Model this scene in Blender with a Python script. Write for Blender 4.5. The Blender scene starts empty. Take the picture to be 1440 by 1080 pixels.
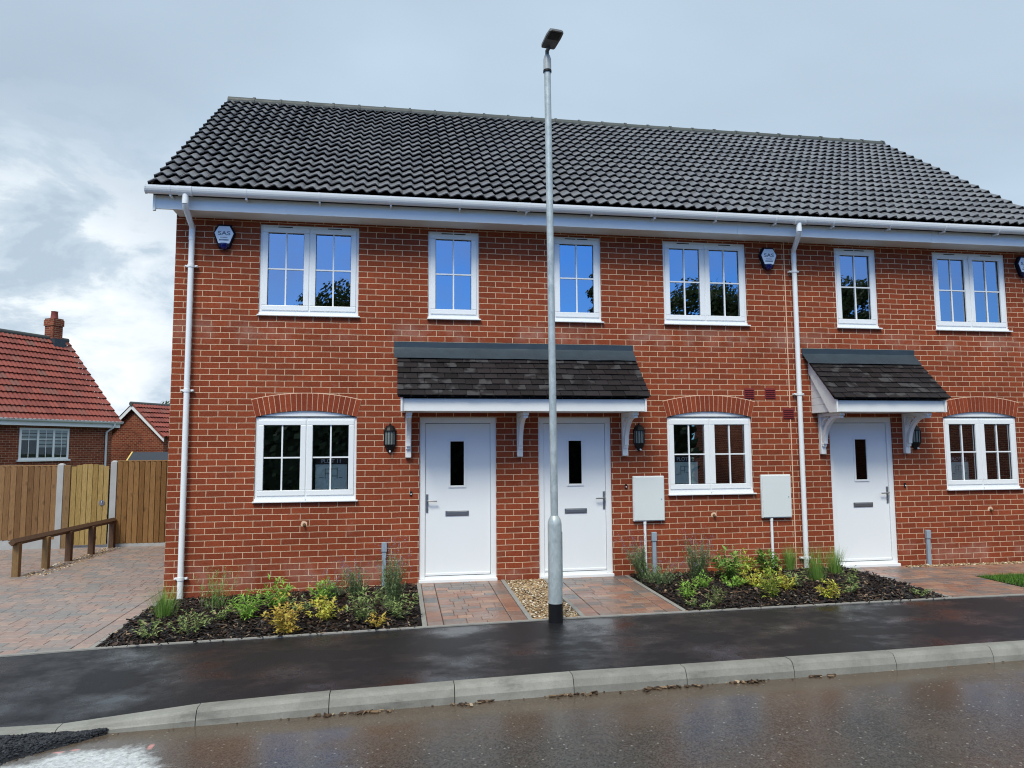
import bpy, bmesh, math, random
from mathutils import Vector, Matrix, noise as mnoise
R = math.radians
rnd = random.Random(7)
scene = bpy.context.scene
COL = scene.collection
S = .225          # one stretcher
RH = .07565       # one brick course

def lerp(a, b, t): return a + (b - a) * t
def interp(x, pts):
    if x <= pts[0][0]: return pts[0][1]
    for (a, va), (b, vb) in zip(pts, pts[1:]):
        if x <= b: return lerp(va, vb, (x - a) / (b - a))
    return pts[-1][1]
def ZB(x): return interp(x, [(-.77, -.145), (.06, -.115), (3, -.062), (4.6, -.036), (8.75, -.008), (14, .0)])
def ZK(x): return interp(x, [(.0, -.205), (.45, -.2), (1.365, -.119), (2.28, -.085), (4.1, -.045), (6.85, -.02), (8.2, -.002), (14, .01)])
def ZR(x): return interp(x, [(0, -.238), (.9, -.236), (2.3, -.205), (4.1, -.171), (6.85, -.142), (8.1, -.122), (14, -.1)])
YB, YK, YF = -2.03, -3.68, -3.83

# ------------------------------------------------------------------ materials
class N:
    def __init__(s, name):
        s.m = bpy.data.materials.new(name); s.m.use_nodes = True
        s.t = s.m.node_tree; s.t.nodes.clear()
        s.out = s.t.nodes.new('ShaderNodeOutputMaterial')
    def n(s, typ, ins=None, **props):
        nd = s.t.nodes.new('ShaderNode' + typ)
        for k, v in props.items(): setattr(nd, k, v)
        for k, v in (ins or {}).items(): s.set(nd, k, v)
        return nd
    def set(s, nd, k, v):
        sock = nd.inputs[k]
        if isinstance(v, bpy.types.NodeSocket): s.t.links.new(v, sock)
        elif isinstance(v, (tuple, list)) and sock.type == 'RGBA' and len(v) == 3: sock.default_value = (*v, 1)
        else: sock.default_value = v
    def obj(s): return s.n('TexCoord').outputs['Object']
    def noise(s, scale, detail=4, rough=.55, vec=None, dist=0):
        return s.n('TexNoise', {'Vector': vec or s.obj(), 'Scale': scale, 'Detail': detail, 'Roughness': rough, 'Distortion': dist}).outputs['Fac']
    def ramp(s, fac, stops, interp='LINEAR'):
        r = s.n('ValToRGB', {'Fac': fac}); cr = r.color_ramp; cr.interpolation = interp
        while len(cr.elements) < len(stops): cr.elements.new(.5)
        for e, (p, c) in zip(cr.elements, stops):
            e.position = p; e.color = (*c, 1) if isinstance(c, (tuple, list)) else (c, c, c, 1)
        return r.outputs['Color']
    def mix(s, fac, a, b, blend='MIX'):
        m = s.n('Mix', data_type='RGBA', blend_type=blend)
        s.set(m, 0, fac); s.set(m, 6, a); s.set(m, 7, b); return m.outputs[2]
    def math(s, op, a, b=0., c=None, clamp=False):
        m = s.n('Math', operation=op, use_clamp=clamp); s.set(m, 0, a); s.set(m, 1, b)
        if c is not None: s.set(m, 2, c)
        return m.outputs[0]
    def mapr(s, v, a, b, c, d): return s.n('MapRange', {'Value': v, 'From Min': a, 'From Max': b, 'To Min': c, 'To Max': d}).outputs[0]
    def bump(s, h, dist, strength=1.): return s.n('Bump', {'Height': h, 'Distance': dist, 'Strength': strength}).outputs['Normal']
    def island(s): return s.n('NewGeometry').outputs['Random Per Island']
    def bsdf(s, color, rough=.5, spec=.5, metal=0., normal=None, **kw):
        b = s.n('BsdfPrincipled', {'Base Color': color, 'Roughness': rough, 'Metallic': metal})
        s.set(b, 'Specular IOR Level', spec)
        if normal: s.set(b, 'Normal', normal)
        for k, v in kw.items(): s.set(b, k.replace('_', ' '), v)
        s.t.links.new(b.outputs[0], s.out.inputs['Surface']); return b

def simple(name, col, rough=.5, spec=.5, metal=0., var=.08, vs=6., bs=0., bd=.0):
    k = N(name)
    f = k.noise(vs, 4)
    c = k.mix(f, tuple(max(0, x * (1 - var)) for x in col), tuple(min(1, x * (1 + var)) for x in col))
    nm = k.bump(k.noise(bs, 5), bd) if bd else None
    k.bsdf(c, rough, spec, metal, nm); return k.m

def m_brick(name, c1, c2, mort, sx=0., efflo=True, scale=1.):
    k = N(name)
    g = k.n('NewGeometry'); o = k.obj()
    sep = k.n('SeparateXYZ', {0: o}); nsep = k.n('SeparateXYZ', {0: k.n('TexCoord').outputs['Normal']})
    side = k.math('GREATER_THAN', k.math('ABSOLUTE', nsep.outputs[0]), .6)
    u = k.math('ADD', k.math('MULTIPLY', sep.outputs[0], k.math('SUBTRACT', 1., side)), k.math('MULTIPLY', sep.outputs[1], side))
    wob = k.n('TexNoise', {'Vector': o, 'Scale': 7., 'Detail': 2.})
    wv = k.n('SeparateColor', {0: wob.outputs['Color']})
    u2 = k.math('ADD', k.math('ADD', u, S * 200 + sx), k.math('MULTIPLY', k.math('SUBTRACT', wv.outputs[0], .5), .008))
    v2 = k.math('ADD', k.math('ADD', sep.outputs[2], RH * 200), k.math('MULTIPLY', k.math('SUBTRACT', wv.outputs[1], .5), .006))
    vec = k.n('CombineXYZ', {0: u2, 1: v2})
    b = k.n('TexBrick', {'Vector': vec.outputs[0], 'Scale': scale, 'Mortar Size': .0050, 'Mortar Smooth': .25, 'Bias': 0., 'Brick Width': S, 'Row Height': RH,
                         'Color1': c1, 'Color2': c2, 'Mortar': mort}, offset=.5, offset_frequency=2)
    f = k.noise(38., 6, .7, vec=o); f2 = k.noise(1.1, 4, .6, vec=o)
    spk = k.noise(160., 3, .6, vec=o)
    col = k.mix(.8, b.outputs['Color'], k.ramp(f, [(.25, .55), (.5, .98), (.8, 1.3)]), 'MULTIPLY')
    col = k.mix(.6, col, k.ramp(f2, [(.3, .74), (.7, 1.2)]), 'MULTIPLY')
    col = k.mix(.5, col, k.ramp(spk, [(.3, .7), (.7, 1.2)]), 'MULTIPLY')
    if efflo:   # pale salt bloom in broken bands
        z = sep.outputs[2]
        band = k.math('MAXIMUM', k.math('SUBTRACT', 1., k.math('MULTIPLY', k.math('ABSOLUTE', k.math('SUBTRACT', z, 3.2)), 5.), clamp=True),
                      k.math('SUBTRACT', 1., k.math('MULTIPLY', k.math('ABSOLUTE', k.math('SUBTRACT', z, .15)), 4.), clamp=True))
        nz = k.ramp(k.noise(2.6, 5, .6, vec=o), [(.46, 0), (.68, 1)])
        sp = k.ramp(k.noise(4.3, 6, .65, vec=k.n('Mapping', {0: o, 1: (3, 5, 1)}).outputs[0]), [(.62, 0), (.74, 1)])
        fac = k.math('ADD', k.math('MULTIPLY', k.math('MULTIPLY', nz, band), .26), k.math('MULTIPLY', sp, .10), clamp=True)
        col = k.mix(fac, col, (.55, .42, .36))
    h = k.math('ADD', k.math('MULTIPLY', b.outputs['Fac'], -1.), k.math('MULTIPLY', f, .35))
    k.bsdf(col, .9, .08, normal=k.bump(h, .006, 1.)); return k.m

def m_island(name, stops, rough=.6, spec=.4, bs=0, bd=0, mult=None, interp='LINEAR', rr=None, vs=30.):
    k = N(name)
    c = k.ramp(k.island(), stops, interp)
    f = k.noise(vs, 5, .65)
    c = k.mix(.6, c, k.ramp(f, [(.25, .62), (.75, 1.3)]), 'MULTIPLY')
    nm = k.bump(k.noise(bs, 5, .7), bd) if bd else None
    r = rough if rr is None else k.ramp(k.noise(rr[2], 4, .6), [(.35, rr[0]), (.65, rr[1])])
    k.bsdf(c, r, spec, normal=nm); return k.m

def m_leaf(name, a, b, c, rough=.5, trans=.25):
    k = N(name)
    col = k.ramp(k.island(), [(0, a), (.55, b), (1, c)])
    d = k.n('BsdfPrincipled', {'Base Color': col, 'Roughness': rough, 'Specular IOR Level': .35})
    t = k.n('BsdfTranslucent', {'Color': col})
    mx = k.n('MixShader', {0: trans, 1: d.outputs[0], 2: t.outputs[0]})
    k.t.links.new(mx.outputs[0], k.out.inputs['Surface']); return k.m

M = {}
M['brick'] = m_brick('red_brick', (.285, .064, .028), (.215, .048, .023), (.66, .45, .305))
M['brick_far'] = m_brick('brown_brick', (.25, .070, .038), (.15, .038, .024), (.50, .36, .25), efflo=False)
M['arch'] = m_island('arch_brick', [(0, (.20, .043, .022)), (1, (.275, .059, .027))], .9, .08, 120, .001)
M['mortar'] = simple('mortar', (.72, .475, .335), .9, .2, bs=150, bd=.001)
def m_upvc():
    k = N('white_upvc'); f = k.noise(3., 3)
    c = k.mix(f, (.75, .762, .77), (.80, .81, .82))
    k.bsdf(c, .28, .5); return k.m
M['white'] = m_upvc()
M['whitepaint'] = simple('white_painted_timber', (.74, .745, .74), .45, .4, var=.04, vs=9, bs=30, bd=.0006)
def m_door():
    k = N('white_woodgrain_door'); o = k.obj()
    mp = k.n('Mapping', {0: o, 3: (40, 1, 2.2)}).outputs[0]
    g = k.noise(3., 5, .6, vec=mp, dist=.4)
    k.bsdf((.78, .795, .805), .38, .5, normal=k.bump(g, .0007, .6)); return k.m
M['door'] = m_door()
M['gasket'] = simple('black_gasket', (.012, .012, .013), .6)
def m_tile(name, stops, rough, sheen=.5):
    k = N(name); f = k.noise(14., 5, .65); i = k.island()
    c = k.ramp(i, stops)
    c = k.mix(.28, c, k.ramp(f, [(.3, .7), (.7, 1.25)]), 'MULTIPLY')
    r = k.ramp(k.noise(3.5, 4, .6), [(.35, rough - .1), (.65, rough + .1)])
    k.bsdf(c, r, sheen, normal=k.bump(k.noise(220., 3), .0008)); return k.m
M['tile'] = m_tile('dark_concrete_roof_tile', [(0, (.112, .112, .121)), (.5, (.134, .133, .142)), (1, (.158, .157, .165))], .34, .65)
M['ridge'] = m_tile('ridge_tile', [(0, (.042, .047, .044)), (1, (.060, .066, .062))], .6)
M['canopytile'] = None
def m_ctile():
    k = N('wet_plain_clay_tile'); f = k.noise(20., 5, .65); o = k.obj()
    c = k.ramp(k.island(), [(0, (.009, .008, .0085)), (.35, (.026, .022, .024)), (.6, (.014, .012, .013)), (1, (.022, .019, .020))])
    pat = k.math('MULTIPLY', k.ramp(k.noise(7.5, 2, .4, vec=k.n('Mapping', {0: o, 3: (1, .6, 1.6)}).outputs[0]), [(.48, 0), (.60, 1)]), k.ramp(k.island(), [(.60, 0), (.75, 1)]))
    c = k.mix(k.math('MULTIPLY', pat, .6), c, (.07, .067, .07))   # dried patches
    r = k.mix(pat, (.46, .46, .46), (.7, .7, .7))
    k.bsdf(c, r, .22, normal=k.bump(f, .0015)); return k.m
M['canopytile'] = m_ctile()
M['redtile'] = m_tile('red_concrete_roof_tile', [(0, (.17, .038, .026)), (.45, (.225, .048, .033)), (.8, (.26, .060, .04)), (1, (.16, .065, .05))], .62)
M['lead'] = simple('lead_flashing', (.036, .052, .068), .45, .35, .2, var=.3, vs=5, bs=9, bd=.004)
M['black'] = simple('black_plastic', (.008, .008, .009), .45, .25)
M['chrome'] = simple('brushed_steel', (.34, .34, .35), .34, .5, .85)
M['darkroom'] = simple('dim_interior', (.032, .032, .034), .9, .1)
M['curtain'] = simple('interior_wall', (.22, .21, .20), .9, .1)
M['redvent'] = simple('terracotta_plastic', (.17, .018, .018), .5)
M['greyplastic'] = simple('grey_plastic', (.27, .33, .39), .45)
M['meter'] = simple('white_grp', (.66, .69, .68), .42, .4, var=.03, vs=4)
M['brass'] = simple('weathered_brass', (.16, .10, .05), .5, .5, .4)
M['navy'] = simple('navy_plastic', (.004, .005, .018), .5, .2)
M['blue'] = simple('blue_lens', (.005, .006, .10), .12)
M['bellwhite'] = simple('alarm_white', (.74, .80, .88), .3)
M['ink'] = simple('grey_blue_ink', (.10, .13, .20), .6)
M['maroon'] = simple('maroon_print', (.045, .010, .022), .6)
M['paper'] = simple('white_paper', (.84, .88, .85), .8, .2)
M['print'] = simple('grey_print', (.28, .32, .31), .8, .2)
M['whiteink'] = simple('white_print', (.75, .72, .75), .7)
def m_glass(name, refl, tint):
    k = N(name)
    nm = k.bump(k.noise(1.3, 2, .5), .0025, .6)
    lw = k.n('LayerWeight', {'Blend': .25})
    fac = k.math('ADD', k.math('MULTIPLY', lw.outputs['Fresnel'], .8), refl, clamp=True)
    gl = k.n('BsdfGlossy', {'Color': (.92, .96, 1), 'Roughness': 0., 'Normal': nm})
    tr = k.n('BsdfTransparent', {'Color': tint})
    mx = k.n('MixShader', {0: fac, 1: tr.outputs[0], 2: gl.outputs[0]})
    k.t.links.new(mx.outputs[0], k.out.inputs['Surface']); return k.m
M['glass'] = m_glass('double_glazing', .42, (.90, .94, .93))
M['glass_far'] = m_glass('far_glazing', .02, (.85, .88, .88))
M['obscure'] = m_glass('tinted_door_glass', .05, (.12, .14, .17))
M['lampglass'] = simple('frosted_lantern_glass', (.20, .22, .20), .25)
def m_galv():
    k = N('galvanised_steel'); o = k.obj()
    v = k.n('TexVoronoi', {'Vector': k.n('Mapping', {0: o, 3: (1, 1, .5)}).outputs[0], 'Scale': 55.})
    f = k.noise(9., 5, .65)
    c = k.mix(.5, k.ramp(v.outputs['Color'], [(0, (.29, .33, .345)), (1, (.50, .55, .56))]), k.ramp(f, [(.3, (.28, .33, .34)), (.7, (.52, .57, .58))]))
    k.bsdf(c, k.ramp(f, [(.3, .36), (.7, .52)]), .5, .25, k.bump(k.noise(60., 3), .0005)); return k.m
M['galv'] = m_galv()
M['lampgrey'] = simple('lamp_grey', (.10, .105, .11), .45)
M['lamplight'] = simple('lamp_cap', (.36, .38, .39), .4)
def m_asphalt():
    k = N('new_wet_footway_asphalt'); o = k.obj()
    agg = k.n('TexVoronoi', {'Vector': o, 'Scale': 170.}); fine = k.noise(330., 3, .6); big = k.noise(1.15, 5, .6, vec=k.n('Mapping', {0: o, 3: (1, 1.5, 1)}).outputs[0], dist=.15)
    mid = k.noise(9., 4, .6)
    c = k.mix(agg.outputs['Distance'], (.017, .0175, .020), (.007, .0075, .009))
    c = k.mix(.6, c, k.ramp(mid, [(.3, .75), (.7, 1.3)]), 'MULTIPLY')
    wet = k.ramp(k.math('ADD', big, k.math('MULTIPLY', k.math('SUBTRACT', mid, .5), .16)), [(.45, 0), (.66, 1)])
    r = k.mapr(wet, 0, 1, .44, .14)
    h = k.math('ADD', k.math('MULTIPLY', agg.outputs['Distance'], 1.), k.math('MULTIPLY', fine, .5))
    nm = k.bump(h, .0022, k.mapr(wet, 0, 1, .8, .18))
    k.bsdf(c, r, k.math('MULTIPLY', k.mapr(wet, 0, 1, .22, .60), k.ramp(k.noise(85., 4, .75), [(.3, .55), (.7, 1.35)])), normal=nm); return k.m
M['asphalt'] = m_asphalt()
def m_road():
    k = N('old_wet_road'); o = k.obj()
    sp = k.n('TexVoronoi', {'Vector': o, 'Scale': 34.}, feature='F1')
    sp2 = k.n('TexVoronoi', {'Vector': o, 'Scale': 95.}, feature='F1')
    sep = k.n('SeparateXYZ', {0: o}); y = sep.outputs[1]; x = sep.outputs[0]
    big = k.noise(.9, 5, .6, dist=.6); mid = k.noise(6., 5, .65); fine = k.noise(260., 3, .6)
    c = k.mix(k.ramp(k.math('ADD', k.math('MULTIPLY', sp2.outputs['Color'], .45), k.math('MULTIPLY', k.noise(150., 3, .7), .55)), [(.32, 0), (.68, 1)]), (.036, .033, .030), (.095, .086, .078))
    dots = k.math('MULTIPLY', k.math('LESS_THAN', sp.outputs['Distance'], .24), k.math('GREATER_THAN', k.n('SeparateColor', {0: sp.outputs['Color']}).outputs[0], .88))
    c = k.mix(k.math('MULTIPLY', dots, .75), c, (.30, .285, .265))
    # silt washed against the kerb and in patches
    edge = k.mapr(k.math('ADD', y, k.math('MULTIPLY', k.math('SUBTRACT', big, .5), 1.1)), -4.75, -3.95, 0, 1)
    silt = k.math('MAXIMUM', k.math('MULTIPLY', edge, .72), k.ramp(big, [(.48, 0), (.68, .28)]))
    c = k.mix(k.math('MULTIPLY', silt, k.ramp(mid, [(.2, .55), (.6, 1)])), c, (.110, .076, .050))
    # pale patch with a ragged edge
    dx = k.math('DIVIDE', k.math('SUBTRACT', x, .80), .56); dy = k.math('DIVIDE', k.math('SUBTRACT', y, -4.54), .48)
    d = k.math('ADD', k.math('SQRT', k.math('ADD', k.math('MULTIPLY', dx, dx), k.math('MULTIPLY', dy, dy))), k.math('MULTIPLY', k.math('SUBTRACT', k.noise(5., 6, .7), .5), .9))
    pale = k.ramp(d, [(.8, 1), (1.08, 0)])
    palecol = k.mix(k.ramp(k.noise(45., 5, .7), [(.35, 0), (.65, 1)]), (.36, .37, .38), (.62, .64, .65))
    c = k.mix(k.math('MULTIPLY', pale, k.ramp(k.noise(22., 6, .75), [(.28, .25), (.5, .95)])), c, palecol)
    for (px, py, rx, ry, a) in ((.60, -4.105, .045, .018, .5), (.69, -4.085, .035, .018, .2), (1.17, -4.13, .022, .06, -.5)):
        ux = k.math('SUBTRACT', x, px); uy = k.math('SUBTRACT', y, py)
        e = k.math('ADD', k.math('POWER', k.math('DIVIDE', ux, rx), 2.), k.math('POWER', k.math('DIVIDE', uy, ry), 2.))
        e = k.math('ADD', e, k.math('MULTIPLY', k.math('SUBTRACT', k.noise(30., 5, .7), .5), 2.))
        c = k.mix(k.ramp(e, [(.0, .55), (1.2, 0)]), c, (.80, .30, .27))
    wet = k.ramp(k.math('ADD', k.noise(1.4, 5, .6, vec=k.n('Mapping', {0: o, 1: (7, 3, 0)}).outputs[0]), k.math('MULTIPLY', k.math('SUBTRACT', mid, .5), .2)), [(.25, 0), (.48, 1)])
    r = k.mapr(wet, 0, 1, .36, .17)
    h = k.math('ADD', sp2.outputs['Distance'], k.math('MULTIPLY', fine, .4))
    k.bsdf(c, r, .5, normal=k.bump(h, .003, k.mapr(wet, 0, 1, .45, .09))); return k.m
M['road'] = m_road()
def m_kerb():
    k = N('concrete_kerb'); f = k.noise(3.2, 6, .65, dist=.4); g = k.noise(90., 4, .6); i = k.island()
    sep = k.n('SeparateXYZ', {0: k.obj()})
    c = k.ramp(f, [(.25, (.155, .15, .135)), (.5, (.225, .22, .20)), (.75, (.29, .284, .26))])
    c = k.mix(.4, c, k.ramp(i, [(0, .8), (1, 1.2)]), 'MULTIPLY')
    c = k.mix(.5, c, k.ramp(g, [(.3, .8), (.7, 1.15)]), 'MULTIPLY')
    st = k.ramp(k.noise(1.9, 6, .7, vec=k.n('Mapping', {0: k.obj(), 1: (2, 9, 4), 3: (1, 1, 3)}).outputs[0]), [(.6, 0), (.72, 1)])
    c = k.mix(k.math('MULTIPLY', st, .55), c, (.07, .068, .062))
    k.bsdf(c, .6, .35, normal=k.bump(g, .001)); return k.m
M['kerb'] = m_kerb()
M['edging'] = simple('concrete_edging', (.26, .25, .235), .75, .3, var=.25, vs=9, bs=110, bd=.001)
PAV = [(0, (.21, .115, .088)), (.18, (.29, .145, .10)), (.36, (.155, .13, .12)), (.5, (.26, .155, .115)), (.66, (.125, .118, .118)), (.82, (.33, .19, .13)), (1, (.21, .14, .12))]
M['paver'] = m_island('wet_block_paving', PAV, rr=(.24, .5, 1.6), spec=.5, bs=160, bd=.0012, vs=18)
M['paver_drive'] = m_island('block_paving_drive', [(p, tuple(lerp(v, .22, .42) * 1.22 for v in c)) for p, c in PAV], rr=(.30, .52, 1.2), spec=.45, bs=160, bd=.0012, vs=18)  # path palette paled with grey: wet sky sheen put into the colour
M['sand'] = simple('jointing_sand', (.075, .06, .05), .9, .2, var=.3, vs=20)
M['soil'] = simple('dark_soil', (.010, .007, .005), .9, .2, var=.4, vs=14, bs=40, bd=.01)
M['bark'] = m_island('bark_chips', [(0, (.005, .0033, .003)), (.5, (.010, .006, .0045)), (.8, (.030, .014, .009)), (.93, (.075, .040, .025)), (.965, (.27, .18, .11)), (1, (.38, .28, .19))], .5, .45, vs=60)
M['pebble'] = m_island('pebbles', [(0, (.10, .055, .025)), (.3, (.28, .17, .08)), (.55, (.44, .31, .165)), (.75, (.20, .13, .075)), (.9, (.58, .49, .36)), (1, (.72, .66, .56))], .42, .45, vs=50)
M['ground'] = simple('turf_ground', (.05, .07, .025), .9, .2, var=.4, vs=2, bs=30, bd=.01)
M['grass'] = m_leaf('lawn_blades', (.06, .16, .018), (.095, .23, .025), (.14, .27, .04))
def m_wood(name, a, b, c, grain=14., knots=.5):
    k = N(name); o = k.obj()
    mp = k.n('Mapping', {0: o, 3: (6, 6, .6)}).outputs[0]
    g = k.noise(grain, 6, .7, vec=mp, dist=.8); i = k.island()
    col = k.ramp(i, [(0, a), (.5, b), (1, c)])
    col = k.mix(.75, col, k.ramp(g, [(.28, .45), (.55, 1.05), (.8, 1.4)]), 'MULTIPLY')
    kn = k.n('TexVoronoi', {'Vector': k.n('Mapping', {0: o, 3: (5.5, 5.5, 2.6)}).outputs[0], 'Scale': 1.})
    kf = k.math('MULTIPLY', k.ramp(kn.outputs['Distance'], [(.06, 1), (.16, 0)]), knots)
    col = k.mix(kf, col, (.045, .022, .010))
    k.bsdf(col, .7, .3, normal=k.bump(g, .002)); return k.m
M['fence'] = m_wood('brown_fence_board', (.165, .082, .031), (.215, .115, .046), (.285, .16, .07))
M['fence2'] = m_wood('amber_fence_board', (.175, .082, .025), (.23, .118, .037), (.29, .155, .054))
M['gate'] = m_wood('pale_green_timber', (.29, .185, .056), (.35, .235, .078), (.41, .285, .105), knots=.85)
M['darktimber'] = m_wood('stained_timber', (.075, .038, .019), (.095, .05, .025), (.12, .062, .032), knots=.3)
M['darkback'] = simple('board_gap_shade', (.022, .012, .006), .9, .1)  # near-black colour standing in for the shadow lines between lapped boards
M['posttimber'] = m_wood('treated_post', (.17, .10, .042), (.20, .12, .05), (.23, .14, .062), knots=.3)
M['concrete'] = simple('concrete_post', (.36, .36, .35), .8, .3, var=.2, vs=5, bs=80, bd=.001)
M['felt'] = simple('roof_felt', (.035, .042, .055), .75, .3)
M['yellowtimber'] = simple('yellow_trim', (.62, .44, .12), .6)
M['blind'] = simple('pale_blind', (.55, .57, .58), .8)
M['bark_trunk'] = simple('tree_bark', (.06, .045, .033), .9, .2, var=.4, vs=12, bs=20, bd=.02)
M['leaf_tree'] = m_leaf('tree_leaves', (.022, .042, .012), (.040, .070, .020), (.060, .095, .03), .6, .2)
M['leaf_conifer'] = m_leaf('conifer_needles', (.012, .028, .012), (.020, .042, .018), (.03, .055, .022), .6, .15)
M['p_grass'] = m_leaf('tuft_blades', (0.143, 0.273, 0.052), (0.208, 0.364, 0.072), (0.299, 0.455, 0.117))
M['p_fennel'] = m_leaf('feathery_leaves', (0.143, 0.260, 0.065), (0.208, 0.364, 0.098), (0.312, 0.468, 0.156))
M['p_sage'] = m_leaf('grey_green_leaves', (0.150, 0.215, 0.070), (0.225, 0.295, 0.105), (0.36, 0.41, 0.17))
M['p_fern'] = m_leaf('bright_green_leaves', (0.156, 0.299, 0.046), (0.247, 0.442, 0.065), (0.364, 0.559, 0.111))
M['p_spirea'] = m_leaf('yellow_leaves', (0.442, 0.325, 0.065), (0.572, 0.481, 0.091), (0.468, 0.234, 0.078))
M['p_spirea2'] = m_leaf('lime_yellow_leaves', (0.429, 0.494, 0.065), (0.572, 0.546, 0.098), (0.520, 0.377, 0.091))
M['p_spurge'] = m_leaf('yellow_green_leaves', (0.260, 0.364, 0.052), (0.403, 0.481, 0.072), (0.520, 0.533, 0.117))
M['p_laurel'] = m_leaf('glossy_leaves', (0.098, 0.195, 0.039), (0.156, 0.286, 0.058), (0.312, 0.429, 0.104), .3, .15)
M['p_heather'] = m_leaf('olive_sprigs', (0.143, 0.195, 0.058), (0.195, 0.247, 0.078), (0.273, 0.312, 0.117))
M['p_laven'] = m_leaf('lavender_leaves', (0.130, 0.195, 0.085), (0.189, 0.260, 0.117), (0.260, 0.325, 0.163))
M['p_flower'] = m_leaf('lavender_flowers', (0.169, 0.130, 0.247), (0.247, 0.195, 0.338), (0.351, 0.299, 0.429), .7, .3)
M['p_stem'] = m_leaf('green_stems', (.08, .11, .04), (.11, .14, .05), (.14, .15, .07))
M['litter'] = m_island('dead_leaf_litter', [(0, (.03, .016, .010)), (.55, (.075, .042, .024)), (.85, (.20, .125, .07)), (1, (.42, .32, .22))], .7)
M['chunk'] = m_island('loose_tarmac', [(0, (.008, .008, .010)), (.8, (.020, .021, .025)), (1, (.04, .041, .046))], .38, .5)
M['silver'] = simple('silver_paint', (.48, .52, .56), .25, .5, .4)
M['tyre'] = simple('rubber', (.012, .012, .012), .7)

# ------------------------------------------------------------------ mesh builder
class MB:
    def __init__(s): s.v = []; s.f = []; s.sm = []
    def add(s, vs, fs, smooth=False):
        o = len(s.v); s.v += [tuple(v) for v in vs]; s.f += [tuple(i + o for i in f) for f in fs]; s.sm += [smooth] * len(fs); return s
    def box(s, a, b, ch=0.):
        x0, y0, z0 = (min(a[i], b[i]) for i in range(3)); x1, y1, z1 = (max(a[i], b[i]) for i in range(3))
        if ch <= 0:
            return s.add([(x0, y0, z0), (x1, y0, z0), (x1, y1, z0), (x0, y1, z0), (x0, y0, z1), (x1, y0, z1), (x1, y1, z1), (x0, y1, z1)],
                         [(0, 3, 2, 1), (4, 5, 6, 7), (0, 1, 5, 4), (1, 2, 6, 5), (2, 3, 7, 6), (3, 0, 4, 7)])
        bm = bmesh.new(); bmesh.ops.create_cube(bm, size=1)
        for v in bm.verts: v.co = Vector((x0 + (v.co.x + .5) * (x1 - x0), y0 + (v.co.y + .5) * (y1 - y0), z0 + (v.co.z + .5) * (z1 - z0)))
        bmesh.ops.bevel(bm, geom=bm.edges[:], offset=ch, segments=2, affect='EDGES', profile=.5)
        bm.verts.index_update(); s.add([v.co for v in bm.verts], [[v.index for v in f.verts] for f in bm.faces]); bm.free(); return s
    def obox(s, c, ax, ay, az):     # oriented box: centre and three half axes
        c = Vector(c); ax, ay, az = Vector(ax), Vector(ay), Vector(az)
        vs = [c + sx * ax + sy * ay + sz * az for sz in (-1, 1) for sy in (-1, 1) for sx in (-1, 1)]
        return s.add(vs, [(0, 2, 3, 1), (4, 5, 7, 6), (0, 1, 5, 4), (1, 3, 7, 5), (3, 2, 6, 7), (2, 0, 4, 6)])
    def tube(s, pts, rads, n=16, cap=True):
        pts = [Vector(p) for p in pts]; rings = []
        if not isinstance(rads, (list, tuple)): rads = [rads] * len(pts)
        ref = None
        for i, p in enumerate(pts):
            d = (pts[min(i + 1, len(pts) - 1)] - pts[max(i - 1, 0)]).normalized()
            if ref is None: ref = Vector((1, 0, 0)) if abs(d.x) < .9 else Vector((0, 0, 1))
            u = (ref - d * ref.dot(d)).normalized(); w = d.cross(u); ref = u
            rings.append([p + rads[i] * (math.cos(2 * math.pi * k / n) * u + math.sin(2 * math.pi * k / n) * w) for k in range(n)])
        o = len(s.v); s.v += [tuple(v) for r in rings for v in r]
        for i in range(len(pts) - 1):
            for k in range(n):
                a = o + i * n + k; b = o + i * n + (k + 1) % n
                s.f.append((a, b, b + n, a + n)); s.sm.append(True)
        if cap:
            for base, rev in ((o, True), (o + (len(pts) - 1) * n, False)):
                c0 = len(s.v); s.v += s.v[base:base + n]; f = tuple(range(c0, c0 + n)); s.f.append(f[::-1] if rev else f); s.sm.append(False)
        return s
    def prism(s, poly, axis, a, b):   # poly of 2D pts extruded along axis index
        def P(u, v, w): return {0: (w, u, v), 1: (u, w, v), 2: (u, v, w)}[axis]
        n = len(poly)
        s.add([P(u, v, a) for u, v in poly] + [P(u, v, b) for u, v in poly],
              [tuple(range(n))[::-1], tuple(range(n, 2 * n))] + [(i, (i + 1) % n, n + (i + 1) % n, n + i) for i in range(n)]); return s
    def build(s, name, m, parent=None, local=False, fixn=True):
        me = bpy.data.meshes.new(name)
        off = Vector((0, 0, 0)) if (parent is None or local) else Vector(parent['base'])
        me.from_pydata([Vector(v) - off for v in s.v], [], s.f)
        if fixn:
            bm = bmesh.new(); bm.from_mesh(me); bmesh.ops.recalc_face_normals(bm, faces=bm.faces); bm.to_mesh(me); bm.free()
        if any(s.sm): me.polygons.foreach_set('use_smooth', s.sm)
        me.materials.append(M[m] if isinstance(m, str) else m)
        o = bpy.data.objects.new(name, me); COL.objects.link(o)
        if parent is not None:
            o.parent = parent; o['base'] = list(parent['base'])
        else: o['base'] = [0, 0, 0]
        return o
    def thing(s, name, m, base, label, cat, group=None, **kw):
        base = Vector(base); s.v = [tuple(Vector(v) - base) for v in s.v]
        o = s.build(name, m, **kw); o.location = base; o['base'] = list(base); tag(o, label, cat, group); return o

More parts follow.
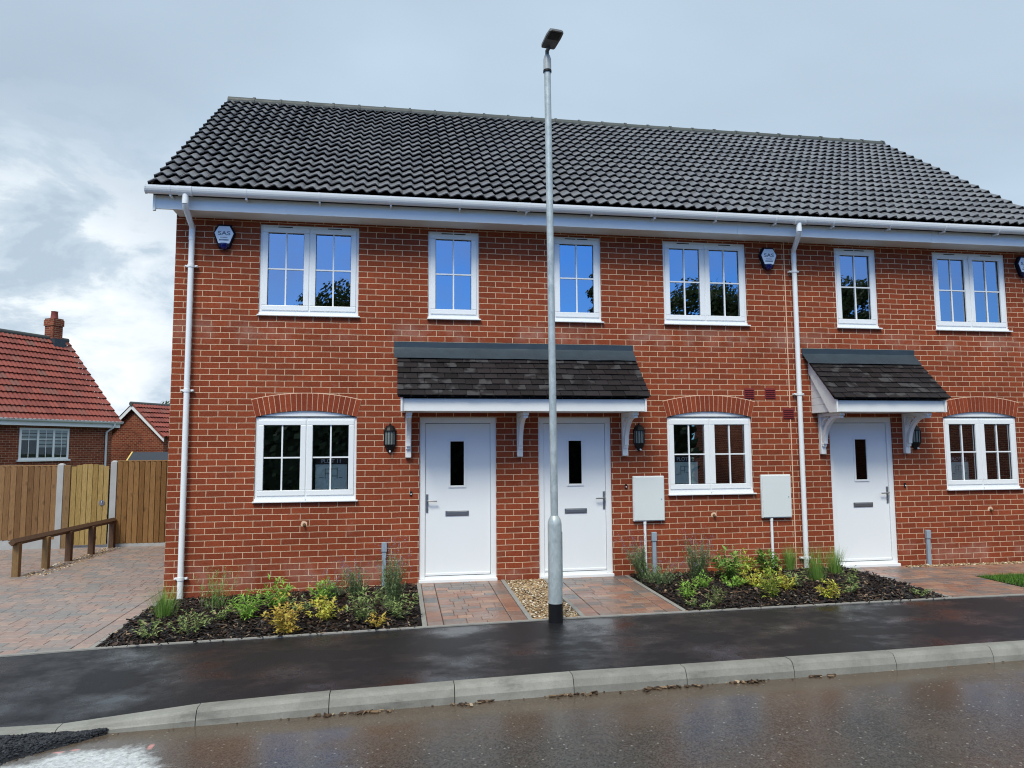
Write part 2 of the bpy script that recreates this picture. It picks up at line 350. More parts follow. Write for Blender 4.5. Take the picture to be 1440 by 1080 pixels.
def tag(o, label=None, cat=None, group=None, kind=None):
    for k, v in (('label', label), ('category', cat), ('group', group), ('kind', kind)):
        if v: o[k] = v
    return o
def empty(name, loc, label, cat, group=None, rz=0.):
    o = bpy.data.objects.new(name, None); COL.objects.link(o); o.location = loc; o.rotation_euler = (0, 0, rz)
    o.empty_display_size = .2; o['base'] = list(loc); return tag(o, label, cat, group)
def struct(o): o['kind'] = 'structure'; return o
def text(body, size, loc, m, parent, name='lettering', ext=.0012, xscale=1.):
    c = bpy.data.curves.new(name, 'FONT'); c.body = body; c.size = size; c.extrude = ext; c.align_x = 'CENTER'; c.align_y = 'CENTER'; c.offset = size * .012
    t = bpy.data.objects.new('tmp', c); COL.objects.link(t)
    bpy.context.view_layer.update()
    me = bpy.data.meshes.new_from_object(t.evaluated_get(bpy.context.evaluated_depsgraph_get()))
    bpy.data.objects.remove(t); bpy.data.curves.remove(c)
    me.transform(Matrix.Diagonal((xscale, 1, 1, 1))); me.transform(Matrix.Rotation(R(90), 4, 'X')); me.transform(Matrix.Translation(Vector(loc) - Vector(parent['base'])))
    me.materials.clear(); me.materials.append(M[m]); me.name = name
    o = bpy.data.objects.new(name, me); COL.objects.link(o); o.parent = parent; o['base'] = list(parent['base']); return o

# ------------------------------------------------------------------ ground
def sheet(xs, ys, zf):
    m = MB(); n = len(xs)
    m.add([(x, y, zf(x, y)) for y in ys for x in xs], [(j * n + i, j * n + i + 1, (j + 1) * n + i + 1, (j + 1) * n + i) for j in range(len(ys) - 1) for i in range(n - 1)]); return m
def frange(a, b, st):
    k = max(1, round((b - a) / st)); return [a + (b - a) * i / k for i in range(k + 1)]
struct(sheet([-400, -60, -20, 0, 20, 60, 400], [-400, -60, -20, 0, 20, 60, 400], lambda x, y: -.34).build('ground', 'ground'))
xr = frange(-14, 24, .46)
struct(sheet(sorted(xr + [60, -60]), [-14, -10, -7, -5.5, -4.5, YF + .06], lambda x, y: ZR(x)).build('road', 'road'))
def zpave(x, y):
    t = (y - YB) / (YK - YB); return lerp(ZB(x), ZK(x), max(0, min(1, t)) ** 1.5)
struct(sheet(sorted(xr + [60, -60, 1.365, .45]), frange(YK - .004, YB + .01, .15), zpave).build('pavement', 'asphalt'))
kb = MB()
joints = [-60, -20, -8.7] + [.45 + .915 * i for i in range(-9, 26)] + [60]
for a, b in zip(joints, joints[1:]):
    a0, b0 = a + .003, b - .003
    sec = []
    for x in (a0, b0):
        zt, zb = ZK(x) + .004, ZR(x) - .1
        j = rnd.uniform(-.0025, .0025)
        up = max(0., min(1., (ZK(x) - ZR(x)) / .11))
        sec.append([(x, YK + .001, zb), (x, YK + .001, zt - .002 + j), (x, YK - .006, zt + j), (x, YK - .085, zt + j), (x, YK - .108, zt - .006 + j), (x, YK - .124, zt - .024 * up - .002 + j), (x, YF + .004, lerp(zt - .01, zt - .075, up)), (x, YF, ZR(x) - .01), (x, YF, zb)])
    n = len(sec[0])
    kb.add(sec[0] + sec[1], [tuple(range(n))[::-1], tuple(range(n, 2 * n))] + [(i, (i + 1) % n, n + (i + 1) % n, n + i) for i in range(n)])
struct(kb.build('kerb', 'kerb'))
eg = MB()     # thin concrete edging between footway and plots
for i in range(-16, 30):
    a, b = i * .915 + .03, (i + 1) * .915 + .027
    for x0, x1 in ((a, b),):
        z0, z1 = ZB(x0) + .010, ZB(x1) + .010
        eg.add([(x0, YB + .002, z0 - .1), (x1, YB + .002, z1 - .1), (x1, YB + .046, z1 - .1), (x0, YB + .046, z0 - .1), (x0, YB + .002, z0), (x1, YB + .002, z1), (x1, YB + .046, z1), (x0, YB + .046, z0)],
               [(0, 3, 2, 1), (4, 5, 6, 7), (0, 1, 5, 4), (1, 2, 6, 5), (2, 3, 7, 6), (3, 0, 4, 7)])
struct(eg.build('pavement_edging', 'edging'))

def paver(m, x0, x1, y0, y1, zf, g=.0035, c=.005, jz=.0015):
    x0 += g / 2; x1 -= g / 2; y0 += g / 2; y1 -= g / 2; j = rnd.uniform(-jz, jz)
    o = [(x0, y0), (x1, y0), (x1, y1), (x0, y1)]; i_ = [(x0 + c, y0 + c), (x1 - c, y0 + c), (x1 - c, y1 - c), (x0 + c, y1 - c)]
    tx, ty = rnd.uniform(-.004, .004), rnd.uniform(-.004, .004); cx, cy = (x0 + x1) / 2, (y0 + y1) / 2
    h = lambda x, y: zf(x, y) + j + tx * (x - cx) + ty * (y - cy)
    vs = [(x, y, h(x, y) - .03) for x, y in o] + [(x, y, h(x, y) - c * .7) for x, y in o] + [(x, y, h(x, y)) for x, y in i_]
    m.add(vs, [(8, 9, 10, 11)] + [(a, (a + 1) % 4, 4 + (a + 1) % 4, 4 + a) for a in range(4)] + [(4 + a, 4 + (a + 1) % 4, 8 + (a + 1) % 4, 8 + a) for a in range(4)])
def field(m, x0, x1, y0, y1, zf, rows=(.155,), lens=(.12, .16, .2, .24), alongx=True):
    y = y0; r = 0
    while y < y1 - .03:
        d = rows[r % len(rows)]; ye = min(y1, y + d)
        if y1 - ye < .05: ye = y1
        x = x0
        while x < x1 - 1e-4:
            l = rnd.choice(lens); xe = x + l
            if x1 - xe < .07: xe = x1
            paver(m, x, xe, y, ye, zf); x = xe
        y = ye; r += 1
def zpath(x, y): return lerp(.012, ZB(x) + .004, max(0, min(1, -y / 2.0)) ** .9)
def path(x0, x1):
    m = MB()
    field(m, x0 + .165, x1 - .165, YB + .05, -.004, zpath, rows=(.118, .118, .118), lens=(.16, .16, .205, .24, .13))
    for bx in (x0, x1 - .16):
        y = YB + .05
        while y < -.02:
            ye = min(-.004, y + rnd.choice((.155, .2, .235))); 
            if -.004 - ye < .06: ye = -.004
            paver(m, bx, bx + .16, y, ye, zpath); y = ye
    struct(m.build('paved_path', 'paver'))
    struct(sheet(frange(x0, x1, .5), frange(YB + .048, -.002, .3), lambda x, y: zpath(x, y) - .013).build('path_bedding', 'sand'))
P1, P2 = (3.075, 4.095), (4.70, 5.76)
path(*P1); path(*P2)
# third path: leaves door, turns right along the wall
def zpath3(x, y): return lerp(.010, ZB(x) + .004, max(0, min(1, -y / 2.0)))
m = MB()
field(m, 8.98, 10.22, YB + .05, -.86, zpath3, rows=(.118,), lens=(.16, .2, .24, .13))
field(m, 8.98, 14.0, -.86, -.16, zpath3, rows=(.118,), lens=(.16, .2, .24, .13))
field(m, 8.98, 9.85, -.16, -.004, zpath3, rows=(.156,), lens=(.16, .2, .24, .13))
struct(m.build('paved_path', 'paver'))
struct(sheet(frange(8.96, 14, .5), frange(YB + .048, -.002, .3), lambda x, y: zpath3(x, y) - .018).build('path_bedding', 'sand'))
def zdrive(x, y): return lerp(ZB(x) + .004, -.10, max(0, min(1, (y - YB) / 2)))
m = MB()
field(m, -10, -.225, YB + .05, 8.0, zdrive, rows=(.155, .118, .155), lens=(.12, .16, .2, .24))
y = YB + .05
while y < 0:
    ye = y + rnd.choice((.16, .2, .24)); paver(m, -.22, -.062, y, ye, zdrive); y = ye
field(m, -.22, -.062, y, 8, zdrive, rows=(.2,), lens=(.158,))
struct(m.build('driveway', 'paver_drive'))
struct(sheet(frange(-10, -.05, 1), frange(YB + .048, 8, .5), lambda x, y: zdrive(x, y) - .014).build('driveway_bedding', 'sand'))
pe = MB()     # edging kerbs beside the paths
for x0 in (3.022, 4.098, 4.652, 5.763, 8.93, -.055):
    y = YB + .05
    while y < -.03:
        ye = min(-.006, y + .9); zf = zdrive if x0 < 0 else zpath3 if x0 > 8 else zpath
        pe.add([(x, yy, zf(x, yy) + dz) for dz in (-.1, .004) for yy in (y + .002, ye - .002) for x in (x0, x0 + .048)],
               [(0, 2, 3, 1), (4, 5, 7, 6), (0, 1, 5, 4), (1, 3, 7, 5), (3, 2, 6, 7), (2, 0, 4, 6)]); y = ye
struct(pe.build('path_edging', 'edging'))
# beds
def zbed1(x, y):
    t = max(0, min(1, -y / 2.0)); w = interp(x, [(0, -.10), (3, -.01)])
    return lerp(w, ZB(x) - .012, t) + .028 * math.sin(math.pi * t) + .02 * mnoise.noise(Vector((x * 2.4, y * 2.4, 3)))* math.sin(math.pi * t)
def zbed2(x, y):
    t = max(0, min(1, -y / 2.0)); return lerp(.004, ZB(x) - .012, t) + .03 * math.sin(math.pi * t) + .022 * mnoise.noise(Vector((x * 2.4, y * 2.4, 8))) * math.sin(math.pi * t)
struct(sheet(frange(-.006, 3.022, .12), frange(YB + .045, -.002, .12), zbed1).build('soil', 'soil'))
struct(sheet(frange(5.812, 8.93, .12), frange(YB + .045, -.002, .12), zbed2).build('soil', 'soil'))
def chips(name, x0, x1, y0, y1, zf, n, mat, lmin, lmax, label, asp=(.22, .5), spill=.0):
    m = MB()
    for i in range(n):
        x, y = rnd.uniform(x0, x1), rnd.uniform(y0, y1)
        l = rnd.uniform(lmin, lmax); w = l * rnd.uniform(*asp); h = rnd.uniform(.003, .007)
        e = Matrix.Rotation(rnd.uniform(0, 6.28), 3, 'Z') @ Matrix.Rotation(rnd.gauss(0, .35), 3, 'Y') @ Matrix.Rotation(rnd.gauss(0, .4), 3, 'X')
        z = zf(x, y) + rnd.uniform(.0, .03)
        ax, ay, az = e @ Vector((l / 2, 0, 0)), e @ Vector((0, w / 2, 0)), e @ Vector((0, 0, h / 2)); c = Vector((x, y, z))
        k = rnd.uniform(.4, .9)
        m.add([c - ax - ay * k - az, c + ax * .9 - ay - az, c + ax + ay * k - az, c - ax * .8 + ay - az, c - ax - ay * k + az, c + ax * .9 - ay + az, c + ax + ay * k + az, c - ax * .8 + ay + az],
              [(0, 3, 2, 1), (4, 5, 6, 7), (0, 1, 5, 4), (1, 2, 6, 5), (2, 3, 7, 6), (3, 0, 4, 7)])
    o = m.build(name, mat, fixn=False); return tag(o, label, 'mulch', kind='stuff')
chips('bark_mulch', .0, 3.0, -1.97, -.02, zbed1, 7500, 'bark', .02, .075, 'dark wet bark chips covering the bed left of the first door')
chips('bark_mulch', 5.83, 8.92, -1.97, -.02, zbed2, 7500, 'bark', .02, .075, 'dark wet bark chips covering the bed between second and third doors')
def pebbles(x0, x1, y0, y1, zf, n, label, r=(.007, .017)):
    bm = bmesh.new(); bmesh.ops.create_icosphere(bm, subdivisions=1, radius=1); bv = [v.co.copy() for v in bm.verts]; bf = [[v.index for v in f.verts] for f in bm.faces]; bm.free()
    m = MB()
    for i in range(n):
        x, y = rnd.uniform(x0, x1), rnd.uniform(y0, y1); s = rnd.uniform(*r)
        e = Matrix.Rotation(rnd.uniform(0, 6.28), 3, 'Z') @ Matrix.Rotation(rnd.gauss(0, .3), 3, 'X') @ Matrix.Diagonal((s * rnd.uniform(.9, 1.5), s, s * rnd.uniform(.45, .75)))
        c = Vector((x, y, zf(x, y) + rnd.uniform(-.004, .010)))
        m.add([c + e @ v for v in bv], bf, True)
    return tag(m.build('gravel', 'pebble', fixn=False), label, 'gravel', kind='stuff')
struct(sheet(frange(4.146, 4.652, .2), frange(YB + .045, -.002, .3), lambda x, y: zpath(x, y) - .02).build('gravel_bedding', 'sand'))
pebbles(4.15, 4.65, -1.97, -.01, lambda x, y: zpath(x, y) - .012, 3000, 'brown and cream gravel strip between the two paved front paths')
pebbles(9.9, 13, -.15, -.01, lambda x, y: .0, 900, 'narrow gravel margin along wall foot right of third door', (.010, .02))
pebbles(-2.62, -2.3, 2.2, 5.3, lambda x, y: -.105, 420, 'thin line of gravel along the foot of the knee rail', (.010, .022))
# grass plot right
struct(sheet(frange(10.26, 14, .4), frange(YB + .045, -.87, .3), lambda x, y: ZB(x) + .0).build('lawn_soil', 'soil'))
m = MB()
for i in range(9000):
    x, y = rnd.uniform(10.25, 12.6), rnd.uniform(YB + .06, -.88); h = rnd.uniform(.025, .06); a = rnd.uniform(0, 6.28); w = .003; l = rnd.uniform(.0, .025); b = rnd.uniform(0, 6.28)
    z = ZB(x) - .002
    m.add([(x - w * math.cos(a), y - w * math.sin(a), z), (x + w * math.cos(a), y + w * math.sin(a), z), (x + l * math.cos(b), y + l * math.sin(b), z + h)], [(0, 1, 2)])
tag(m.build('lawn', 'grass', fixn=False), 'short bright green lawn patch at the right edge beside the path', 'grass', kind='stuff')
chips('bark_mulch', .1, 3.0, YB - .05, YB + .05, lambda x, y: ZB(x) + .008, 45, 'bark', .02, .05, 'few bark chips spilled onto the pavement edge before the left bed')
chips('bark_mulch', 5.8, 8.9, YB - .05, YB + .05, lambda x, y: ZB(x) + .008, 45, 'bark', .02, .05, 'few bark chips spilled onto the pavement edge before the right bed')
# loose tarmac wedge against dropped kerb + kerb litter
m = MB()
bmx = bmesh.new(); bmesh.ops.create_icosphere(bmx, subdivisions=1, radius=1); ICO = ([v.co.copy() for v in bmx.verts], [[v.index for v in f.verts] for f in bmx.faces]); bmx.free()
m2 = sheet(frange(-3.2, .80, .05), frange(-4.65, YF + .05, .05), lambda x, y: 0)
def ztar(x, y):
    e = interp(x, [(-3.2, .8), (-.4, .74), (.35, .42), (.68, .12), (.80, .0)])
    t = 1 - (YF - y) / max(e, .001)
    return ZR(x) - .012 + max(0, min(1, t * 2.2)) * .040 + (.012 * mnoise.noise(Vector((x * 11, y * 11, 0))) if t > 0 else 0) - (.02 if t < 0 else 0)
m2.v = [(x, y, ztar(x, y)) for x, y, z in m2.v]
struct(m2.build('tarmac_ramp', 'asphalt'))
for i in range(4200):
    x = rnd.uniform(-1.2, .80); e = interp(x, [(-3.2, .8), (-.4, .74), (.35, .42), (.68, .12), (.80, .02)]); y = YF - rnd.uniform(0, e) * rnd.uniform(.5, 1.06); s = rnd.uniform(.004, .013)
    c = Vector((x, y, ztar(x, y) + s * .2)); m.add([c + Vector((v.x * s * rnd.uniform(.7, 1.4), v.y * s, v.z * s * .8)) for v in ICO[0]], ICO[1])
tag(m.build('tarmac_crumbs', 'chunk', fixn=False), 'black loose tarmac crumbs heaped against the dropped kerb', 'tarmac', kind='stuff')
m = MB()
for i in range(230):
    cl = rnd.choice((2.3, 2.55, 3.3, 4.1, 4.75, 4.9, 5.05, 5.5, 6.2, None, None, None)); x = rnd.gauss(cl, .09) if cl else rnd.uniform(.8, 9)
    y = YF - abs(rnd.gauss(0, .022)) - .004; s = rnd.uniform(.005, .030) if cl else rnd.uniform(.003, .010)
    e = Matrix.Rotation(rnd.uniform(0, 6.28), 3, 'Z') @ Matrix.Rotation(rnd.gauss(0, .5), 3, 'X')
    c = Vector((x, y, ZR(x) + .006 + s * .15))
    m.obox(c, e @ Vector((s, 0, 0)), e @ Vector((0, s * rnd.uniform(.2, .6), 0)), e @ Vector((0, 0, .0025)))
tag(m.build('kerb_litter', 'litter', fixn=False), 'dead leaves and bark bits lying along the kerb foot', 'litter', kind='stuff')

# ------------------------------------------------------------------ terrace
HB = (27 * S, 0, 0)
house = empty('terraced_house', HB, 'long red brick terrace with dark tiled roof, white windows and three white doors', 'terrace')
XR = 54.8 * S
EAVE = 4.68
D = 18.75
lowW = [(1.012, 2.252), (28.5 * S, 34 * S), (10.66, 11.885)]
upW = [(4.5 * S, 10 * S), (28.5 * S, 34 * S), (10.635, 11.872)]
narW = [(14 * S, 17 * S), (21.5 * S, 24.5 * S), (9.035, 9.705)]
doors = [(13.5 * S + .012, 18 * S), (20.5 * S, 25 * S - .012), (8.832, 9.826)]
ZS, ZH, ZUS, ZUH, ZD = 1.055, 2.115, 3.40, 4.592, 2.115
ops = [(a, b, ZS, 2.20) for a, b in lowW] + [(a, b, ZUS, ZUH) for a, b in upW + narW] + [(a, b, .0, ZD) for a, b in doors]
xs = sorted({0, XR} | {v for o in ops for v in o[:2]}); zs = sorted({-.3, EAVE} | {v for o in ops for v in o[2:]})
w = MB()
for xa, xb in zip(xs, xs[1:]):
    for za, zb in zip(zs, zs[1:]):
        cx, cz = (xa + xb) / 2, (za + zb) / 2
        if any(o[0] < cx < o[1] and o[2] < cz < o[3] for o in ops): continue
        w.add([(xa, 0, za), (xb, 0, za), (xb, 0, zb), (xa, 0, zb)], [(0, 1, 2, 3)])
TH = .11
for a, b, c, d in ops:
    w.add([(a, 0, c), (b, 0, c), (b, 0, d), (a, 0, d), (a, TH, c), (b, TH, c), (b, TH, d), (a, TH, d)], [(0, 4, 5, 1), (1, 5, 6, 2), (2, 6, 7, 3), (3, 7, 4, 0)])
RY, RZ = 3.25, 7.735
for x in (0, XR):
    w.add([(x, 0, -.3), (x, 6.5, -.3), (x, 6.5, EAVE), (x, RY, RZ - .10), (x, 0, EAVE)], [(0, 1, 2, 3, 4)])
w.add([(0, 6.5, -.3), (XR, 6.5, -.3), (XR, 6.5, EAVE), (0, 6.5, EAVE)], [(0, 1, 2, 3)])
w.build('wall', 'brick', house, fixn=False)
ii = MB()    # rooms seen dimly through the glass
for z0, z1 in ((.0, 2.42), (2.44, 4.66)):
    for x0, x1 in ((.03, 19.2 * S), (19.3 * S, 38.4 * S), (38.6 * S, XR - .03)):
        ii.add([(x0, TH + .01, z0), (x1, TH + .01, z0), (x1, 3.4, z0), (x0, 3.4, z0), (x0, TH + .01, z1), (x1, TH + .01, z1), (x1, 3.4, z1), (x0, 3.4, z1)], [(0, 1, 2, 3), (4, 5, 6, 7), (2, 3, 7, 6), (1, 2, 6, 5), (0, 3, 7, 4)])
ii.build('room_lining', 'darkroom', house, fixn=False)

# roof
def tile_roof(o, ex, ez_up, x0, x1, length, courses, wave, per, amp, lift, steps=8, thick=.018, jit=.003):
    """tiles on a slope; o eave origin, ez_up unit slope vector, unit normal derived; returns MB"""
    m = MB(); up = Vector(ez_up).normalized(); exv = Vector(ex).normalized(); nr = exv.cross(up); o = Vector(o)
    if nr.z < 0: nr = -nr
    g = length / courses
    def prof(u):
        u = u % 1.
        return amp * (.5 - .5 * math.cos(math.pi * (u / .72))) if u < .72 else amp * (.5 + .5 * math.cos(math.pi * ((u - .72) / .28)))
    tw = wave * per; nt = round((x1 - x0) / tw); tw = (x1 - x0) / nt; wv = tw / per
    for k in range(courses):
        s0 = k * g - .012; s1 = min(length, (k + 1) * g + .045)
        for t in range(nt):
            a = x0 + t * tw; n = per * steps; l = lift + rnd.uniform(-jit, jit); sj = rnd.uniform(-.004, .004); tl = rnd.uniform(-.0025, .0025)
            top = []; fr = []; bk = []
            for i in range(n + 1):
                u = i / steps; x = a + i / n * tw; h = prof(u); tx = tl * (i / n - .5) * 2
                base = o + exv * x
                top.append(base + up * (s0 + sj) + nr * (h + l + tx)); bk.append(base + up * s1 + nr * (h + .004)); fr.append(base + up * (s0 + sj + .003) + nr * (h + l - thick + tx))
            b = len(m.v); q = n + 1
            m.v += [tuple(v) for v in top + bk + top + fr]
            for i in range(n):
                m.f.append((b + i, b + i + 1, b + q + i + 1, b + q + i)); m.sm.append(True)
                m.f.append((b + 3 * q + i, b + 3 * q + i + 1, b + 2 * q + i + 1, b + 2 * q + i)); m.sm.append(False)
            if t in (0, nt - 1):
                i = 0 if t == 0 else n; e = o + exv * (a + i / n * tw)
                m.add([top[i], bk[i], e + up * s1 - nr * .03, e + up * s0 - nr * .03], [(0, 1, 2, 3)])
    return m
EY, EZ_ = -.475, 4.862
UP = Vector((0, RY - EY, RZ - EZ_)); LEN = UP.length; un = UP.normalized()
rm = tile_roof((0, EY, EZ_), (1, 0, 0), un, -.19, 12.40, LEN, 18, .149, 2, .037, .054, thick=.015)
rm.add([(-.19, RY, RZ), (12.40, RY, RZ), (12.40, 7.0, 4.80), (-.19, 7.0, 4.80)], [(0, 1, 2, 3)])
nn = Vector((0, -un.z, un.y))
roof = rm.build('roof', 'tile', house, fixn=False)
un_ = MB(); a = Vector((0, EY + .05, EZ_ + .01)) ; b = Vector((0, RY, RZ - .03))
un_.add([(-.185, a.y, a.z), (12.395, a.y, a.z), (12.395, b.y, b.z), (-.185, b.y, b.z)], [(0, 1, 2, 3)])
un_.box((-.17, -.36, 4.79), (12.38, -.33, 4.83))
un_.build('roof_underlay', 'gasket', roof, fixn=False)
rg = MB(); nr_ = 28; rl = 12.55 / nr_
for i in range(nr_):
    xa = -.17 + i * rl; za = RZ - .015 + rnd.uniform(-.004, .004)
    for (xx0, xx1, r) in ((xa + .002, xa + rl - .03, .105), (xa + rl - .032, xa + rl + .004, .118)):
        pts = [(r * math.cos(R(t)) * 1.05, r * math.sin(R(t))) for t in range(-10, 191, 20)]
        n = len(pts)
        rg.add([(xx0, RY + u, za + v) for u, v in pts] + [(xx1, RY + u, za + v) for u, v in pts], [(j, j + 1, n + j + 1, n + j) for j in range(n - 1)] + [tuple(range(n)), tuple(range(2 * n - 1, n - 1, -1))])
rg.build('ridge_tiles', 'ridge', roof, fixn=False)
# fascia, soffit, bargeboards
fa = MB(); fa.box((-.172, -.335, 4.625), (12.38, -.31, 4.80), .003); fa.build('fascia', 'white', house)
fa = MB(); fa.box((.03, -.31, 4.640), (XR - .03, -.0, 4.652)); fa.build('soffit', 'white', house)
for x in (-.172, 12.358):
    fa = MB(); fa.prism([(-.309, 4.66), (-.309, 4.80), (RY, RZ - .06), (RY, RZ - .24), (-.2, 4.785)], 0, x, x + .022); fa.build('bargeboard', 'white', house)
fa = MB(); fa.box((-.178, -.345, 4.600), (-.145, -.312, 4.81), .004); fa.build('fascia_end', 'white', house)
for x in (1.35, 4.4, 7.4, 10.4):
    fa = MB(); fa.box((x - .03, -.3395, 4.6215), (x + .03, -.31, 4.80), .001); fa.build('fascia_joint', 'white', house)
GY, GZ = -.445, 4.862
gt = MB()
def gutter_run(m, x0, x1, r, ri, y, z):
    po = [(y + r * math.cos(R(t)), z + r * math.sin(R(t)) * 1.5) for t in range(180, 361, 15)]; pi_ = [(y + ri * math.cos(R(t)), z + ri * math.sin(R(t)) * 1.5 + .002) for t in range(360, 179, -15)]
    poly = po + pi_; n = len(poly)
    m.add([(x0, u, v) for u, v in poly] + [(x1, u, v) for u, v in poly], [(i, (i + 1) % n, n + (i + 1) % n, n + i) for i in range(n)] + [tuple(range(n)), tuple(range(n, 2 * n))], False)
gutter_run(gt, -.225, 12.43, .060, .054, GY, GZ)
gt.prism([(GY + .062 * math.cos(R(t)), GZ + .064 * math.sin(R(t)) * 1.5) for t in range(180, 361, 15)], 0, -.232, -.215)
gut = gt.build('gutter', 'white', house)
for i in range(15):
    x = .05 + i * .87; gb = MB()
    gutter_run(gb, x - .012, x + .012, .064, .059, GY, GZ); gb.box((x - .01, GY - .005, GZ - .112), (x + .01, -.337, GZ - .090))
    gb.build('gutter_bracket', 'white', gut)
for x in (.22, 8.24, 4.36, 12.0):
    gb = MB()
    for dx in (-.07, .07): gutter_run(gb, x + dx - .012, x + dx + .012, .067, .060, GY, GZ)
    gutter_run(gb, x - .07, x + .07, .0645, .059, GY, GZ)
    gb.build('gutter_union', 'white', gut)
def downpipe(xo, xw, zb):
    m = MB(); r = .034
    m.tube([(xo, GY, GZ - .07), (xo, GY, GZ - .19)], .036, 18)
    m.tube([(xo, GY, GZ - .19), (lerp(xo, xw, .05), GY + .02, GZ - .235), (lerp(xo, xw, .9), -.085, 4.50), (xw, -.062, 4.46), (xw, -.06, 4.40)], r, 18)
    m.tube([(xw, -.06, 4.47), (xw, -.06, 4.33)], .037, 18)
    m.tube([(xw, -.06, 4.4), (xw, -.06, zb)], r, 18)
    m.tube([(xo, GY, GZ - .14), (xo, GY, GZ - .20)], .038, 18)
    o = m.build('downpipe', 'white', gut)
    for z in (.17, 2.44, 4.2 if xo > 1 else 4.0):
        c = MB(); c.tube([(xw, -.06, z - .018), (xw, -.06, z + .018)], .041, 18); c.box((xw - .075, -.05, z - .012), (xw + .075, -.001, z + .012), .002)
        c.tube([(xw + .065, -.05, z), (xw + .065, -.065, z)], .008, 8); c.tube([(xw - .065, -.05, z), (xw - .065, -.065, z)], .008, 8)
        c.build('pipe_clip', 'white', o)
downpipe(.222, .205, -.12); downpipe(8.225, 8.36, .04)

# windows
def window(x0, x1, z0, z1, lights, vents=False):
    fy0, fy1 = .022, .085; fw = .045
    m = MB(); hz = z0 + .045
    m.box((x0, fy0, z1 - fw), (x1, fy1, z1), .003); m.box((x0, fy0, hz), (x1, fy1, hz + fw), .003)
    m.box((x0, fy0, hz + fw), (x0 + fw, fy1, z1 - fw), .003); m.box((x1 - fw, fy0, hz + fw), (x1, fy1, z1 - fw), .003)
    if lights == 2: cx = (x0 + x1) / 2; m.box((cx - .02, fy0, hz + fw), (cx + .02, fy1, z1 - fw), .003)
    win = m.build('window', 'white', house)
    spans = [(x0, x1)] if lights == 1 else [(x0, (x0 + x1) / 2), ((x0 + x1) / 2, x1)]
    g = MB(); g.box((x0 + fw - .004, fy0 + .03, hz + fw - .004), (x1 - fw + .004, fy1 - .004, hz + fw)); 
    for a, b in spans:
        la = a + (fw if a == x0 else .02) - .012; lb = b - (fw if b == x1 else .02) + .012
        za, zb = hz + fw - .012, z1 - fw + .012; sw = .067
        s = MB(); y0, y1 = fy0 - .012, fy1 - .015
        s.box((la, y0, zb - sw), (lb, y1, zb), .006); s.box((la, y0, za), (lb, y1, za + sw), .006)
        s.box((la, y0, za + sw), (la + sw, y1, zb - sw), .006); s.box((lb - sw, y0, za + sw), (lb, y1, zb - sw), .006)
        s.build('sash', 'white', win)
        ga, gb_, gc, gd = la + sw, lb - sw, za + sw, zb - sw
        k = MB(); t = .005
        k.box((ga, fy0 + .012, gd - t - .004), (gb_, fy0 + .018, gd)); k.box((ga, fy0 + .012, gc), (gb_, fy0 + .018, gc + t)); k.box((ga, fy0 + .012, gc), (ga + t, fy0 + .018, gd)); k.box((gb_ - t, fy0 + .012, gc), (gb_, fy0 + .018, gd))
        k.build('glazing_gasket', 'gasket', win)
        p = MB(); yg = fy0 + .020; ty = rnd.uniform(-.0012, .0012); tz = rnd.uniform(-.0012, .0012)
        p.add([(ga - .01, yg + ty, gc - .01), (gb_ + .01, yg - ty, gc - .01), (gb_ + .01, yg - ty + tz, gd + .01), (ga - .01, yg + ty + tz, gd + .01)], [(0, 1, 2, 3)])
        p.build('pane', 'glass', win, fixn=False)
        q = MB(); mx, mz = (ga + gb_) / 2, (gc + gd) / 2
        q.box((mx - .009, fy0 + .006, gc), (mx + .009, fy0 + .0165, gd)); q.box((ga, fy0 + .0065, mz - .009), (mx - .009, fy0 + .0165, mz + .009)); q.box((mx + .009, fy0 + .0065, mz - .009), (gb_, fy0 + .0165, mz + .009))
        q.build('glazing_bar', 'white', win)
    s = MB(); s.box((x0 - .012, -.045, z0 - .002), (x1 + .025, .06, z0 + .016), .004); s.box((x0 + .002, .004, z0 + .016), (x1 - .002, .08, hz), .002); s.build('sill', 'white', win)
    if vents:
        if lights == 2: cs = [(x0 + x1) / 2 - .31, (x0 + x1) / 2 + .31]; hw = .09
        else: cs = [(x0 + x1) / 2 - .085, (x0 + x1) / 2 + .085]; hw = .075
        for c in cs: v = MB(); v.box((c - hw, fy0 - .004, z1 - .032), (c + hw, fy0 + .004, z1 - .020)); v.build('trickle_vent', 'black', win)
    else:
        v = MB(); v.prism([((x0 + x1) / 2 - .008, z0 + .020), ((x0 + x1) / 2 + .008, z0 + .020), ((x0 + x1) / 2, z0 + .036)], 1, .000, .005); v.build('drain_cap', 'greyplastic', win)
    return win
